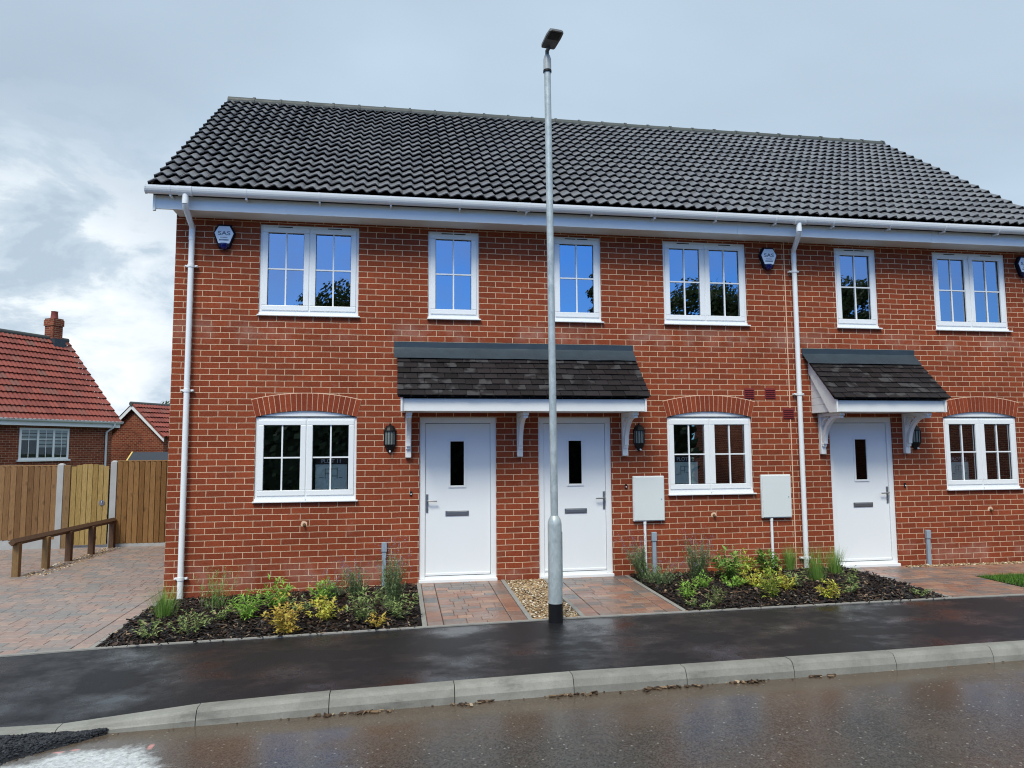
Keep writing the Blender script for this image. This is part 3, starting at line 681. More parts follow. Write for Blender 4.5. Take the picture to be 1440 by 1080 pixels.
for i, (a, b) in enumerate(lowW):
    win = window(a, b, ZS, ZH, 2)
    cx = (a + b) / 2; hs = (b - a) / 2; rise = .078; rr = (hs * hs + rise * rise) / (2 * rise); zc = ZH + rise - rr; a0 = math.asin(hs / rr)
    m = MB(); poly = [(cx + rr * math.sin(t), zc + rr * math.cos(t)) for t in [lerp(a0, -a0, k / 16) for k in range(17)]]
    m.prism([(cx - hs, ZH + .001), (cx + hs, ZH + .001)] + poly[1:-1], 1, .018, .07); m.build('arch_infill', 'white', win)
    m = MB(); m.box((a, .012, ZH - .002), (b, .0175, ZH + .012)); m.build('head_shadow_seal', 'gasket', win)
    # brick arch
    nv = 20; R1, R2 = rr + .004, rr + .232
    m = MB(); am = a0 * 1.0
    arcs = [lerp(-am, am, k / 24) for k in range(25)]
    o_ = [(cx + R2 * math.sin(t), zc + R2 * math.cos(t)) for t in arcs]; i_ = [(cx + R1 * math.sin(t), zc + R1 * math.cos(t)) for t in arcs]
    for k in range(24): m.add([(i_[k][0], -.004, i_[k][1]), (i_[k + 1][0], -.004, i_[k + 1][1]), (o_[k + 1][0], -.004, o_[k + 1][1]), (o_[k][0], -.004, o_[k][1]),
                               (i_[k][0], .10, i_[k][1]), (i_[k + 1][0], .10, i_[k + 1][1])], [(0, 1, 2, 3), (0, 4, 5, 1)])
    ar = m.build('brick_arch', 'mortar', house)
    m = MB()
    for k in range(nv):
        t0, t1 = lerp(-am, am, k / nv), lerp(-am, am, (k + 1) / nv); gp = .0036
        pts = [(R1 + .002, t0 + gp / R1), (R1 + .002, t1 - gp / R1), (R2 - .009, t1 - gp / R2), (R2 - .009, t0 + gp / R2)]; j = rnd.uniform(-.0012, .0012)
        m.prism([(cx + r * math.sin(t), zc + r * math.cos(t)) for r, t in pts], 1, -.0075 + j, .1)
    m.build('arch_bricks', 'arch', ar)
for a, b in upW: window(a, b, ZUS, ZUH, 2, True)
for a, b in narW: window(a, b, ZUS, ZUH, 1, True)

# doors
def door(x0, x1, handle_left):
    m = MB(); f = .075; fy = .025
    m.box((x0, fy, .045), (x0 + f, .11, ZD - f), .005); m.box((x1 - f, fy, .045), (x1, .11, ZD - f), .005); m.box((x0, fy, ZD - f), (x1, .11, ZD), .005)
    m.box((x0 - .004, -.03, .004), (x1 + .004, .11, .045), .004); m.box((x0 + f, fy + .014, .045), (x1 - f, .108, .079))
    fr = m.build('door', 'white', house)
    a, b = x0 + f + .004, x1 - f - .004
    m = MB(); gx = (x0 + x1) / 2 + (-.01 if handle_left else .01) + (-.001); g0, g1, gz0, gz1 = gx - .088, gx + .088, 1.228, 1.80
    yl = fy + .022
    for bx in ((a, yl, .085, g0, .09, 2.033), (g1, yl, .085, b, .09, 2.033), (g0, yl, .085, g1, .09, gz0), (g0, yl, gz1, g1, .09, 2.033)): m.box(bx[:3], bx[3:])
    lf = m.build('door_leaf', 'door', fr)
    m = MB(); t = .028
    for bx in ((g0 - t, yl - .012, gz0 - t, g0, yl, gz1 + t), (g1, yl - .012, gz0 - t, g1 + t, yl, gz1 + t), (g0, yl - .012, gz0 - t, g1, yl, gz0), (g0, yl - .012, gz1, g1, yl, gz1 + t)): m.box(bx[:3], bx[3:], .004)
    m.build('glazing_frame', 'white', fr)
    m = MB(); m.box((g0, yl + .004, gz0), (g1, yl + .010, gz1)); m.build('door_glass', 'obscure', fr)
    m = MB(); k = .005
    m.box((a - k, yl + .012, .075), (a, .09, 2.04)); m.box((b, yl + .012, .075), (b + k, .09, 2.04)); m.box((a, yl + .012, 2.034), (b, .09, 2.04)); m.box((a, yl + .012, .078), (b, .09, .086))
    m.build('door_gasket', 'gasket', fr)
    m = MB(); m.box((a + .002, yl - .012, .088), (b - .002, yl, .118), .004); m.build('weather_bar', 'white', fr)
    lx = gx; m = MB(); m.box((lx - .152, yl - .010, .838), (lx + .152, yl, .905), .004); m.box((lx - .128, yl - .016, .850), (lx + .128, yl - .0102, .893), .003)
    m.build('letter_plate', 'chrome', fr)
    hx = a + .022 if handle_left else b - .022; sg = 1 if handle_left else -1
    m = MB(); m.box((hx - .015, yl - .010, .885), (hx + .015, yl, 1.125), .005); m.tube([(hx, yl - .008, 1.035), (hx, yl - .05, 1.035), (hx + sg * .02, yl - .058, 1.035), (hx + sg * .125, yl - .055, 1.032)], .009, 10)
    m.tube([(hx, yl - .008, .945), (hx, yl - .016, .945)], .012, 12)
    m.build('door_handle', 'chrome', fr)
door(*doors[0], True); door(*doors[1], False); door(*doors[2], False)

# canopies
def canopy(x0, x1, posts):
    yo, zo, zt = -.655, 2.335, 2.945
    up = Vector((0, -yo - .02, zt - zo)); L = up.length; u = up.normalized()
    m = MB(); m.box((x0 + .05, yo + .055, 2.165), (x1 - .05, yo + .078, 2.318), .003); m.box((x0 + .07, yo + .078, 2.172), (x1 - .07, -.002, 2.182))
    can = m.build('canopy', 'whitepaint', house)
    m = MB(); nt = round((x1 - x0) / .165); tw = (x1 - x0) / nt; g = L / 8; nr = Vector((0, -u.z, u.y))
    for k in range(9):
        s0 = k * g - g * .0; sh = (k % 2) * .5
        for t in range(-1, nt + 1):
            a = max(x0, x0 + (t + sh) * tw) + .003; b = min(x1, x0 + (t + 1 + sh) * tw) - .003
            if b - a < .02: continue
            l = .034 + rnd.uniform(-.003, .004); j = rnd.uniform(-.003, .003); tl = rnd.uniform(-.0015, .0015); s1 = min(L, s0 + g * 1.6)
            P = lambda x, s, h: Vector((x, yo, zo)) + u * s + nr * h
            m.add([P(a, s0 + j, l + tl), P(b, s0 + j, l - tl), P(b, s1, .012), P(a, s1, .012), P(a, s0 + j, l + tl - .012), P(b, s0 + j, l - tl - .012), P(b, s1, -.002), P(a, s1, -.002)], [(0, 1, 2, 3), (4, 5, 1, 0), (0, 3, 7, 4), (1, 5, 6, 2)])
    m.build('canopy_tiles', 'canopytile', can, fixn=False)
    m = MB()
    m.add([(x0 + .01, yo + .01, zo - .004), (x1 - .01, yo + .01, zo - .004), (x1 - .01, -.02, zt - .008), (x0 + .01, -.02, zt - .008)], [(0, 1, 2, 3)])
    m.build('canopy_underlay', 'gasket', can, fixn=False)
    for sx, d in ((x0 + .045, .022), (x1 - .067, .022)):
        m = MB(); m.prism([(yo + .02, 2.16), (yo + .02, 2.318), (yo + .06, zo + .03), (-.003, zt - .03), (-.003, zt - .20), (yo + .19, 2.16)], 0, sx, sx + d)
        m.build('canopy_bargeboard', 'whitepaint', can)
    for sx in (x0 + .075, x1 - .087):
        m = MB()
        for k in range(5):
            za = 2.184 + k * .1; zb = min(za + .097, zt - .1); ya = lambda z: yo + .06 + (z - zo) / (zt - zo) * (-yo) + .10
            if zb > za: m.prism([(min(-.01, max(yo + .09, ya(za))), za), (-.004, za), (-.004, zb), (min(-.01, max(yo + .09, ya(zb))), zb)], 0, sx, sx + .012)
        m.build('canopy_cheek', 'whitepaint', can)
    m = MB()
    fx0, fx1 = x0 - .04, x1 + .0
    m.box((fx0, -.014, zt + .03), (fx1, -.001, zt + .155), .002)
    prof = [(-.0145, zt + .075), (-.035, zt + .045), (-.12, zt - .045), (-.165, zt - .085)]
    nx = 40
    vs = []
    for i in range(nx + 1):
        x = lerp(fx0, fx1, i / nx)
        for j, (yy, zz) in enumerate(prof):
            w_ = .006 * mnoise.noise(Vector((x * 3.1, j * 1.7, 5))); vs.append((x, yy - w_ * .5, zz + w_ + .004 + (.006 if j > 1 else 0)))
    m.add(vs, [(i * 4 + j, (i + 1) * 4 + j, (i + 1) * 4 + j + 1, i * 4 + j + 1) for i in range(nx) for j in range(3)], True)
    m.build('flashing', 'lead', can, fixn=False)
    for px in posts:
        m = MB(); hw = .037
        m.box((px - hw, -.062, 1.595), (px + hw, -.002, 2.168), .006)
        m.box((px - hw, -.52, 2.118), (px + hw, -.062, 2.168), .006); m.box((px - hw * .8, -.50, 2.085), (px + hw * .8, -.42, 2.118), .005)
        m.box((px - hw * .85, -.09, 1.70), (px + hw * .85, -.062, 1.75), .005)
        pts = []
        n = 12; ra, rb = .36, .40
        outer = [(-.066 - ra + ra * math.cos(t), 1.74 + rb * math.sin(t)) for t in [lerp(0, math.pi / 2, k / n) for k in range(n + 1)]]
        inner = [(y - .052 * math.cos(t), z - .052 * math.sin(t)) for (y, z), t in zip(outer, [lerp(0, math.pi / 2, k / n) for k in range(n + 1)])]
        for k in range(n):
            m.prism([outer[k], outer[k + 1], inner[k + 1], inner[k]], 0, px - .026, px + .026)
        oc = [(-.066 - .11 + .11 * math.cos(t), 2.0 + .11 * math.sin(t)) for t in [lerp(0, math.pi / 2, k / 6) for k in range(7)]]
        ic = [(y - .03 * math.cos(t), z - .03 * math.sin(t)) for (y, z), t in zip(oc, [lerp(0, math.pi / 2, k / 6) for k in range(7)])]
        for k in range(6): m.prism([oc[k], oc[k + 1], ic[k + 1], ic[k]], 0, px - .024, px + .024)
        m.build('bracket', 'whitepaint', can)
canopy(2.755, 5.945, (2.905, 4.358, 5.795)); canopy(8.50, 10.24, (8.70, 10.02))

# small things fixed in the wall itself
for (a, b, c, d) in ((7.556, 7.71, 2.373, 2.522), (7.868, 8.03, 2.374, 2.524), (8.13, 8.30, 2.09, 2.244)):
    m = MB(); m.box((a, -.006, c), (b, .0, d), .002)
    for k in range(5): z = lerp(c + .02, d - .02, k / 4); m.obox(((a + b) / 2, -.009, z), ((b - a) / 2 - .012, 0, 0), (0, .006, .004), (0, -.001, .004))
    m.build('wall_vent', 'redvent', house)
for x, z in ((1.627, .772), (7.053, .77), (11.353, .761)):
    m = MB(); m.tube([(x, -.001, z), (x, -.03, z - .001), (x + .004, -.05, z - .012)], [.013, .012, .012], 10); m.tube([(x, -.001, z), (x, -.006, z)], .022, 10)
    m.build('pipe_stub', 'brass', house)
    m = MB(); random.seed(3); n = 14
    m.prism([(x - .005 + (.035 + .014 * rnd.random()) * math.cos(2 * math.pi * k / n), z + .012 + (.026 + .012 * rnd.random()) * math.sin(2 * math.pi * k / n)) for k in range(n)], 1, -.0015, .0); m.build('mortar_patch', 'mortar', house)
m = MB(); m.box((8.237, -.0015, -.1), (8.25, .0, 2.09)); m.box((8.237, -.0015, 2.25), (8.25, .0, 4.64)); m.build('movement_joint', 'mortar', house)
for x, z in ((2.944, 1.137), (5.807, 1.185), (9.976, 1.142)):
    m = MB(); m.box((x - .014, -.018, z - .03), (x + .014, -.001, z + .03), .006); d = m.build('doorbell', 'black', house)
    m = MB(); m.tube([(x, -.018, z - .006), (x, -.022, z - .006)], .008, 12); m.build('bell_button', 'bellwhite', d)

# ------------------------------------------------------------------ fixtures on the wall (things)
def lantern(x, z, label):
    o = empty('wall_lantern', (x, 0, z - .19), label, 'wall light', 'black half lanterns beside the doors')
    def ring(r, zz, ys=.75): return [(x + r * math.sin(t), -.006 - r * ys * 1.35 * math.cos(t) if abs(math.sin(t)) < .999 else -.006, zz) for t in [lerp(-math.pi / 2, math.pi / 2, k / 6) for k in range(7)]]
    def loft(m, rs):
        n = 7; vs = [p for r_, zz in rs for p in ring(r_, zz)]
        fs = [(i * n + k, i * n + k + 1, (i + 1) * n + k + 1, (i + 1) * n + k) for i in range(len(rs) - 1) for k in range(n - 1)] + [tuple(range(n)), tuple(range((len(rs) - 1) * n, len(rs) * n))] + [(i * n, (i + 1) * n, (i + 1) * n + n - 1, i * n + n - 1) for i in range(len(rs) - 1)]
        m.add(vs, fs)
    m = MB(); m.box((x - .05, -.008, z - .15), (x + .05, -.001, z + .16), .002)
    loft(m, [(.083, z + .085), (.083, z + .098), (.062, z + .135), (.035, z + .160), (.012, z + .170), (.012, z + .185)])
    loft(m, [(.020, z - .185), (.050, z - .145), (.074, z - .092), (.078, z - .080)])
    for k in range(7):
        a = ring(.074, z)[k]
        m.box((a[0] - .005, a[1] - .004, z - .085), (a[0] + .005, a[1] + .004, z + .09))
    m.tube([(x, -.02, z + .17), (x, -.02, z + .20)], [.010, .004], 8)
    m.build('lantern_body', 'black', o)
    m = MB(); r1 = ring(.070, z - .08); r2 = ring(.070, z + .088)
    m.add(r1 + r2, [(k, k + 1, 8 + k, 7 + k) for k in range(6)]); m.build('lantern_glass', 'lampglass', o, fixn=False)
    m = MB(); m.tube([(x, -.045, z - .07), (x, -.045, z - .03), (x, -.045, z + .01), (x, -.045, z + .035)], [.014, .022, .024, .006], 12); m.build('bulb', 'paper', o)
    m = MB(); m.tube([(x, -.052, z - .165), (x, -.074, z - .17)], .011, 10); m.build('sensor', 'bellwhite', o)
lantern(2.672, 1.845, 'black half lantern on wall left of the leftmost door')
lantern(6.005, 1.845, 'black half lantern between second door and middle ground floor window')
lantern(10.18, 1.835, 'black half lantern tucked behind right bracket of the third door canopy')

def alarm(x, z, label):
    o = empty('alarm_box', (x, 0, z - .15), label, 'alarm box', 'burglar alarm boxes under the eaves')
    hexa = [(-.073, .152), (.073, .152), (.124, .052), (.060, -.130), (-.060, -.130), (-.124, .052)]
    m = MB(); n = 6
    def L(s, y): return [(x + u * s, y, z + v * s) for u, v in hexa]
    m.add(L(1.05, -.001) + L(1.08, -.045) + L(.97, -.062), [(i * n + k, i * n + (k + 1) % n, (i + 1) * n + (k + 1) % n, (i + 1) * n + k) for i in range(2) for k in range(n)] + [tuple(range(12, 18))])
    m.build('alarm_case', 'navy', o)
    m = MB(); f2 = [(-.064, .137), (.064, .137), (.114, .048), (.066, -.082), (-.066, -.082), (-.114, .048)]
    m.prism([(x + u, z + v) for u, v in f2], 1, -.066, -.060); m.build('alarm_face', 'bellwhite', o)
    m = MB(); m.tube([(x, -.035, z - .080), (x, -.035, z - .125), (x, -.035, z - .150), (x, -.035, z - .158)], [.052, .050, .036, .01], 16); m.build('strobe_lens', 'blue', o)
    text('SAS', .070, (x, -.0665, z + .045), 'ink', o, xscale=1.38)
    m = MB()
    for k in range(6): m.box((x - .042 + k * .0145, -.0672, z - .012), (x - .032 + k * .0145, -.066, z - .002))
    for k in range(8): m.box((x - .056 + k * .0142, -.0672, z - .048), (x - .0455 + k * .0142, -.066, z - .030))
    m.build('small_print', 'ink', o)
alarm(.588, 4.385, 'dark blue alarm box with white face by the left downpipe')
alarm(7.975, 4.375, 'dark blue alarm box with white face beside the middle downpipe')
alarm(12.165, 4.40, 'alarm box cut off by the right edge of the photo')

def meter(x0, x1, z0, z1, cx, zb, label):
    o = empty('meter_box', ((x0 + x1) / 2, 0, z0), label, 'meter box', 'white utility meter boxes')
    m = MB(); m.box((x0, -.045, z0), (x1, -.001, z1), .010); m.build('meter_case', 'meter', o)
    m = MB(); m.box((x0 + .012, -.056, z0 + .012), (x1 - .012, -.0455, z1 - .012), .006); d = m.build('meter_door', 'meter', o)
    m = MB(); m.tube([(x1 - .05, -.056, (z0 + z1) / 2 - .01), (x1 - .05, -.059, (z0 + z1) / 2 - .01)], .009, 12); m.build('lock', 'greyplastic', d)
    m = MB(); m.tube([(cx, -.025, z0), (cx, -.025, zb)], .019, 14); m.tube([(cx, -.025, z0), (cx, -.025, z0 - .04)], .022, 14); m.build('conduit', 'white', o)
meter(5.893, 6.335, .718, 1.322, 6.055, .0, 'white meter box left of the middle ground floor window')
meter(7.742, 8.185, .722, 1.318, 7.885, .0, 'white meter box between middle ground floor window and middle downpipe')
def cover(x, zt, zb, label):
    m = MB(); m.box((x - .034, -.05, zt - .12), (x + .034, -.001, zt), .006); m.box((x - .026, -.04, zb), (x + .026, -.001, zt - .12), .004)
    m.thing('cable_cover', 'greyplastic', (x, 0, zb), label, 'cable duct', 'grey cable covers at the foot of the wall')
cover(2.612, .535, -.05, 'grey cable cover on wall behind tall lavender near first door')
cover(6.178, .572, -.02, 'grey cable cover on wall beside white conduit of the left meter box')
cover(10.285, .50, .0, 'grey cable cover on wall right of the third door above gravel')

def notice(x0, x1, z0, z1, word, label, y=.0475, plan=True):
    m = MB(); m.box((x0, y, z0), (x1, y + .003, z1)); cx = (x0 + x1) / 2
    o = m.thing('notice_board', 'paper', (cx, y, z0), label, 'notice', 'plot notices inside the windows')
    h = .082
    m = MB(); m.box((x0, y - .002, z1 - h), (x1, y, z1)); m.build('notice_header', 'maroon', o)
    text(word, .068, (cx, y - .0035, z1 - h / 2 - .002), 'whiteink', o)
    m = MB(); w_ = x1 - x0; t = .006; zt = z1 - h - .05
    def bar(u0, u1, v0, v1): m.box((x0 + u0 * w_, y - .002, z0 + v0), (x0 + u1 * w_, y, z0 + v1))
    hh = zt - z0
    bar(.30, .70, hh - .012, hh - .004); bar(.30, .32, hh - .13, hh - .012); bar(.68, .70, hh - .13, hh - .012); bar(.46, .48, hh - .10, hh - .012); bar(.30, .46, hh - .07, hh - .064); bar(.52, .68, hh - .10, hh - .094)
    bar(.12, .26, hh - .12, hh - .112); bar(.74, .86, hh - .12, hh - .112)
    for k in range(3): bar(.10, .90 - .1 * k, .02 + k * .03, .028 + k * .03)
    m.build('floor_plan', 'print', o)
notice(1.745, 2.135, 1.12, 1.60, 'PLOT 11', 'plot notice with maroon heading in right light of the left ground floor window')
notice(6.50, 6.86, 1.12, 1.585, 'PLOT 12', 'plot notice in left light of the middle ground floor window')
notice(10.765, 11.075, 1.12, 1.545, 'PLOT 13', 'plot notice in left light of the right ground floor window')

# ------------------------------------------------------------------ street lamp
LX, LY, LZ = 4.354, -2.105, -.055
lamp = empty('street_lamp', (LX, LY, LZ), 'tall galvanised street lamp at the back of the pavement with black base', 'street lamp')
m = MB(); m.tube([(LX, LY, LZ - .1), (LX, LY, .142)], .0735, 28); m.tube([(LX, LY, .135), (LX, LY, .146)], .0745, 28); m.build('base_sleeve', 'black', lamp)
m = MB(); m.tube([(LX, LY, .146), (LX, LY, .93), (LX, LY, .955), (LX - .0005, LY, .985), (LX - .001, LY, 1.012), (LX - .001, LY, 1.02)], [.0715, .0715, .069, .060, .045, .0395], 28); m.build('base_column', 'galv', lamp)
m = MB(); m.box((LX + .066, LY - .035, .30), (LX + .0735, LY + .035, .86), .004); m.build('column_door', 'galv', lamp)
TX = LX - .022
m = MB(); m.tube([(LX - .001, LY, 1.0), (LX - .006, LY, 2.5), (LX - .013, LY, 4.2), (TX, LY, 5.76)], [.0385, .0375, .0365, .0355], 24); m.build('pole', 'galv', lamp)
m = MB(); m.tube([(TX, LY, 5.75), (TX, LY, 5.76), (TX, LY, 5.775)], [.045, .046, .045], 24); m.build('collar', 'black', lamp)
hd = Vector((.13, -.9, .10)).normalized(); rt = hd.cross(Vector((0, 0, 1))).normalized(); hu = rt.cross(hd)
m = MB(); m.tube([(TX, LY, 5.77), (TX, LY, 5.90), (TX, LY, 5.94)], [.043, .042, .03], 20); m.build('spigot', 'lamplight', lamp)
m = MB(); b0 = Vector((TX, LY, 5.965)); m.tube([b0 - Vector((0, 0, .03)), b0 + Vector((0, 0, .03)), b0 + hd * .06 + hu * .03], [.022, .022, .02], 12); m.build('hinge', 'lampgrey', lamp)
m = MB(); c0 = b0 + hd * .02 + hu * .045
def hp(l, s_, h): return c0 + hd * l * .62 + rt * s_ * .80 + hu * h
prof_l = [(0, .085, .035), (.03, .098, .045), (.30, .105, .045), (.44, .098, .035), (.47, .07, .022)]
vs = []
for l, hw, hh in prof_l: vs += [hp(l, -hw, 0), hp(l, hw, 0), hp(l, hw * .97, hh * .7), hp(l, hw * .8, hh), hp(l, -hw * .8, hh), hp(l, -hw * .97, hh * .7)]
n = 6; m.add(vs, [(i * n + k, i * n + (k + 1) % n, (i + 1) * n + (k + 1) % n, (i + 1) * n + k) for i in range(4) for k in range(n)] + [tuple(range(6)), tuple(range(24, 30))])
head = m.build('lamp_head', 'lampgrey', lamp)
m = MB(); m.add([hp(l, s_, h) for h in (-.006, -.0005) for l, s_ in ((.25, -.075), (.25, .075), (.43, .072), (.43, -.072))], [(0, 1, 2, 3), (0, 4, 5, 1), (1, 5, 6, 2), (2, 6, 7, 3), (3, 7, 4, 0)]); m.build('lens', 'black', head)
m = MB(); m.add([hp(l, s_ * q, h) for l, s_, h, q in ((.02, .08, .049, 1), (.02, -.08, .049, 1), (.42, -.08, .045, 1), (.42, .08, .045, 1), (.05, .05, .062, 1), (.05, -.05, .062, 1), (.38, -.05, .058, 1), (.38, .05, .058, 1))],
                [(4, 5, 6, 7), (0, 1, 5, 4), (1, 2, 6, 5), (2, 3, 7, 6), (3, 0, 4, 7)]); m.build('head_cover', 'lamplight', head)

# ------------------------------------------------------------------ plants
def leaf(m, p, d, L, W, up, fold=.25):
    d = d.normalized(); s = d.cross(up)
    if s.length < 1e-3: s = d.cross(Vector((1, 0, 0)))
    s.normalize(); n = s.cross(d)
    m.add([p, p + d * L * .45 + s * W * .5 + n * W * fold, p + d * L - n * L * .08, p + d * L * .45 - s * W * .5 + n * W * fold, p + d * L * .5], [(0, 1, 4), (1, 2, 4), (2, 3, 4), (3, 0, 4)])
def blade(m, p, d, L, W, droop, seg=4):
    d = d.normalized(); s = d.cross(Vector((0, 0, 1)))
    if s.length < 1e-3: s = Vector((1, 0, 0))
    s.normalize(); pts = []; q = Vector(p)
    for i in range(seg + 1):
        t = i / seg; pts.append((q.copy(), W * (1 - t) ** .7)); q += d * (L / seg); d = (d + Vector((d.x * droop, d.y * droop, -droop * .55)) / seg).normalized()
    vs = []
    for q, w_ in pts[:-1]: vs += [q - s * w_ / 2, q + s * w_ / 2]
    vs.append(pts[-1][0]); k = len(pts) - 1
    m.add(vs, [(2 * i, 2 * i + 1, 2 * i + 3, 2 * i + 2) for i in range(k - 1)] + [(2 * k - 2, 2 * k - 1, 2 * k)])
def rv(sp, up=1.): return Vector((rnd.gauss(0, sp), rnd.gauss(0, sp), up))
def plant(kind, x, y, w, h, label, lean=(0, 0)):
    z = (zbed1 if x < 4 else zbed2)(x, y) - .005; m = MB(); c = Vector((x, y, z)); fl = None; ln = Vector((lean[0], lean[1], 0))
    name, mt = {'grass': ('grass_tuft', 'p_grass'), 'fennel': ('feathery_plant', 'p_fennel'), 'sage': ('grey_leaved_plant', 'p_sage'), 'fern': ('leafy_plant', 'p_fern'), 'spirea': ('golden_shrub', 'p_spirea'), 'spirea2': ('golden_shrub', 'p_spirea2'),
                'lavender': ('lavender', 'p_laven'), 'catmint': ('catmint', 'p_laven'), 'laurel': ('glossy_shrub', 'p_laurel'), 'spurge': ('spurge', 'p_spurge'), 'heather': ('heather', 'p_heather')}[kind]
    if kind == 'grass':
        for i in range(260):
            a = rnd.uniform(0, 6.28); r = abs(rnd.gauss(0, w * .13)); p = c + Vector((r * math.cos(a), r * math.sin(a), 0)); sp = w / h * .62
            blade(m, p, Vector((math.cos(a) * sp * rnd.random(), math.sin(a) * sp * rnd.random(), 1)) + ln, h * rnd.uniform(.6, 1.08), .0045, .35)
    elif kind == 'fennel':
        for i in range(40):
            d = rv(.30) + ln; L = h * rnd.uniform(.6, 1.05); p0 = c + Vector((rnd.gauss(0, w * .16), rnd.gauss(0, w * .12), 0)); blade(m, p0, d, L, .005, .2)
            d.normalize()
            for j in range(22):
                t = rnd.uniform(.15, 1); leaf(m, p0 + d * L * t, Vector((rnd.gauss(0, 1), rnd.gauss(0, 1), .6 + rnd.random())), rnd.uniform(.02, .055), .0045, Vector((0, 0, 1)))
    elif kind in ('lavender', 'catmint'):
        f = MB(); k = 80 if kind == 'lavender' else 44
        for i in range(k):
            p0 = c + Vector((rnd.gauss(0, w * .10), rnd.gauss(0, w * .10), 0)); d = (rv(.5 * w / h * .8) + ln).normalized(); L = h * rnd.uniform(.55, 1.05) / max(.5, d.z)
            blade(m, p0, d, L, .004, .1)
            for j in range(int(26 * h / .5) + 8):
                t = rnd.uniform(.03, .72) ** 1.15; leaf(m, p0 + d * L * t, Vector((rnd.gauss(0, .7), rnd.gauss(0, .7), .8)), rnd.uniform(.020, .045), .009, Vector((0, 0, 1)))
            if i % 3 != 2:
                for j in range(8):
                    t = rnd.uniform(.80, 1.0); leaf(f, p0 + d * L * t + Vector((rnd.gauss(0, .004), rnd.gauss(0, .004), 0)), Vector((rnd.gauss(0, 1), rnd.gauss(0, 1), .7)), rnd.uniform(.010, .018), .009, Vector((0, 0, 1)))
        for i in range(160):   # bushy foot
            a = rnd.uniform(0, 6.28); r = w * .42 * math.sqrt(rnd.random()); hh = rnd.random() ** 1.5 * h * .42
            leaf(m, c + Vector((r * math.cos(a), r * math.sin(a), hh * (1 - r / w))), Vector((math.cos(a) * .6, math.sin(a) * .6, rnd.uniform(.2, 1))), rnd.uniform(.022, .042), .009, Vector((0, 0, 1)))
        fl = f
    else:
        P = {'sage': (150, .045, .016, .55), 'fern': (190, .050, .014, .8), 'spirea': (230, .040, .018, .7), 'spirea2': (230, .040, .019, .7), 'laurel': (210, .062, .024, .7), 'spurge': (150, .052, .017, .95), 'heather': (320, .026, .006, .8)}[kind]
        n = int(1.05 * P[0] * max(.5, min(1.6, (w * h) / .09 + .3)))
        ns = max(5, n // 12); stems = []
        for i in range(ns):
            a = rnd.uniform(0, 6.28); r = math.sqrt(rnd.random()); top = Vector((w * .5 * r * math.cos(a), w * .5 * r * math.sin(a), h * rnd.uniform(.55, 1.08) * (1 - .45 * r * r))) + ln * h
            p0 = c + Vector((rnd.gauss(0, w * .06), rnd.gauss(0, w * .06), 0)); stems.append((p0, top)); blade(m, p0, top, top.length, .004, .05)
        for i in range(n):
            p0, top = rnd.choice(stems); t = 1 - (rnd.random() ** 1.5) * .8; p = p0 + top * t + Vector((rnd.gauss(0, .008), rnd.gauss(0, .008), 0))
            out = Vector((p.x - c.x, p.y - c.y, 0)); d = out.normalized() * .5 + Vector((rnd.gauss(0, .6), rnd.gauss(0, .6), rnd.uniform(-.15, P[3])))
            s = 1.45 * rnd.uniform(.5, 1.15) * min(1.1, .55 + h * 1.4); leaf(m, p, d, P[1] * s, P[2] * s, Vector((0, 0, 1)))
    nf = len(m.f)
    if fl: m.add(fl.v, fl.f)
    o = m.thing(name, mt, c, label, 'plant', fixn=False)
    if fl:
        o.data.materials.append(M['p_flower'])
        for q in o.data.polygons:
            if q.index >= nf: q.material_index = 1

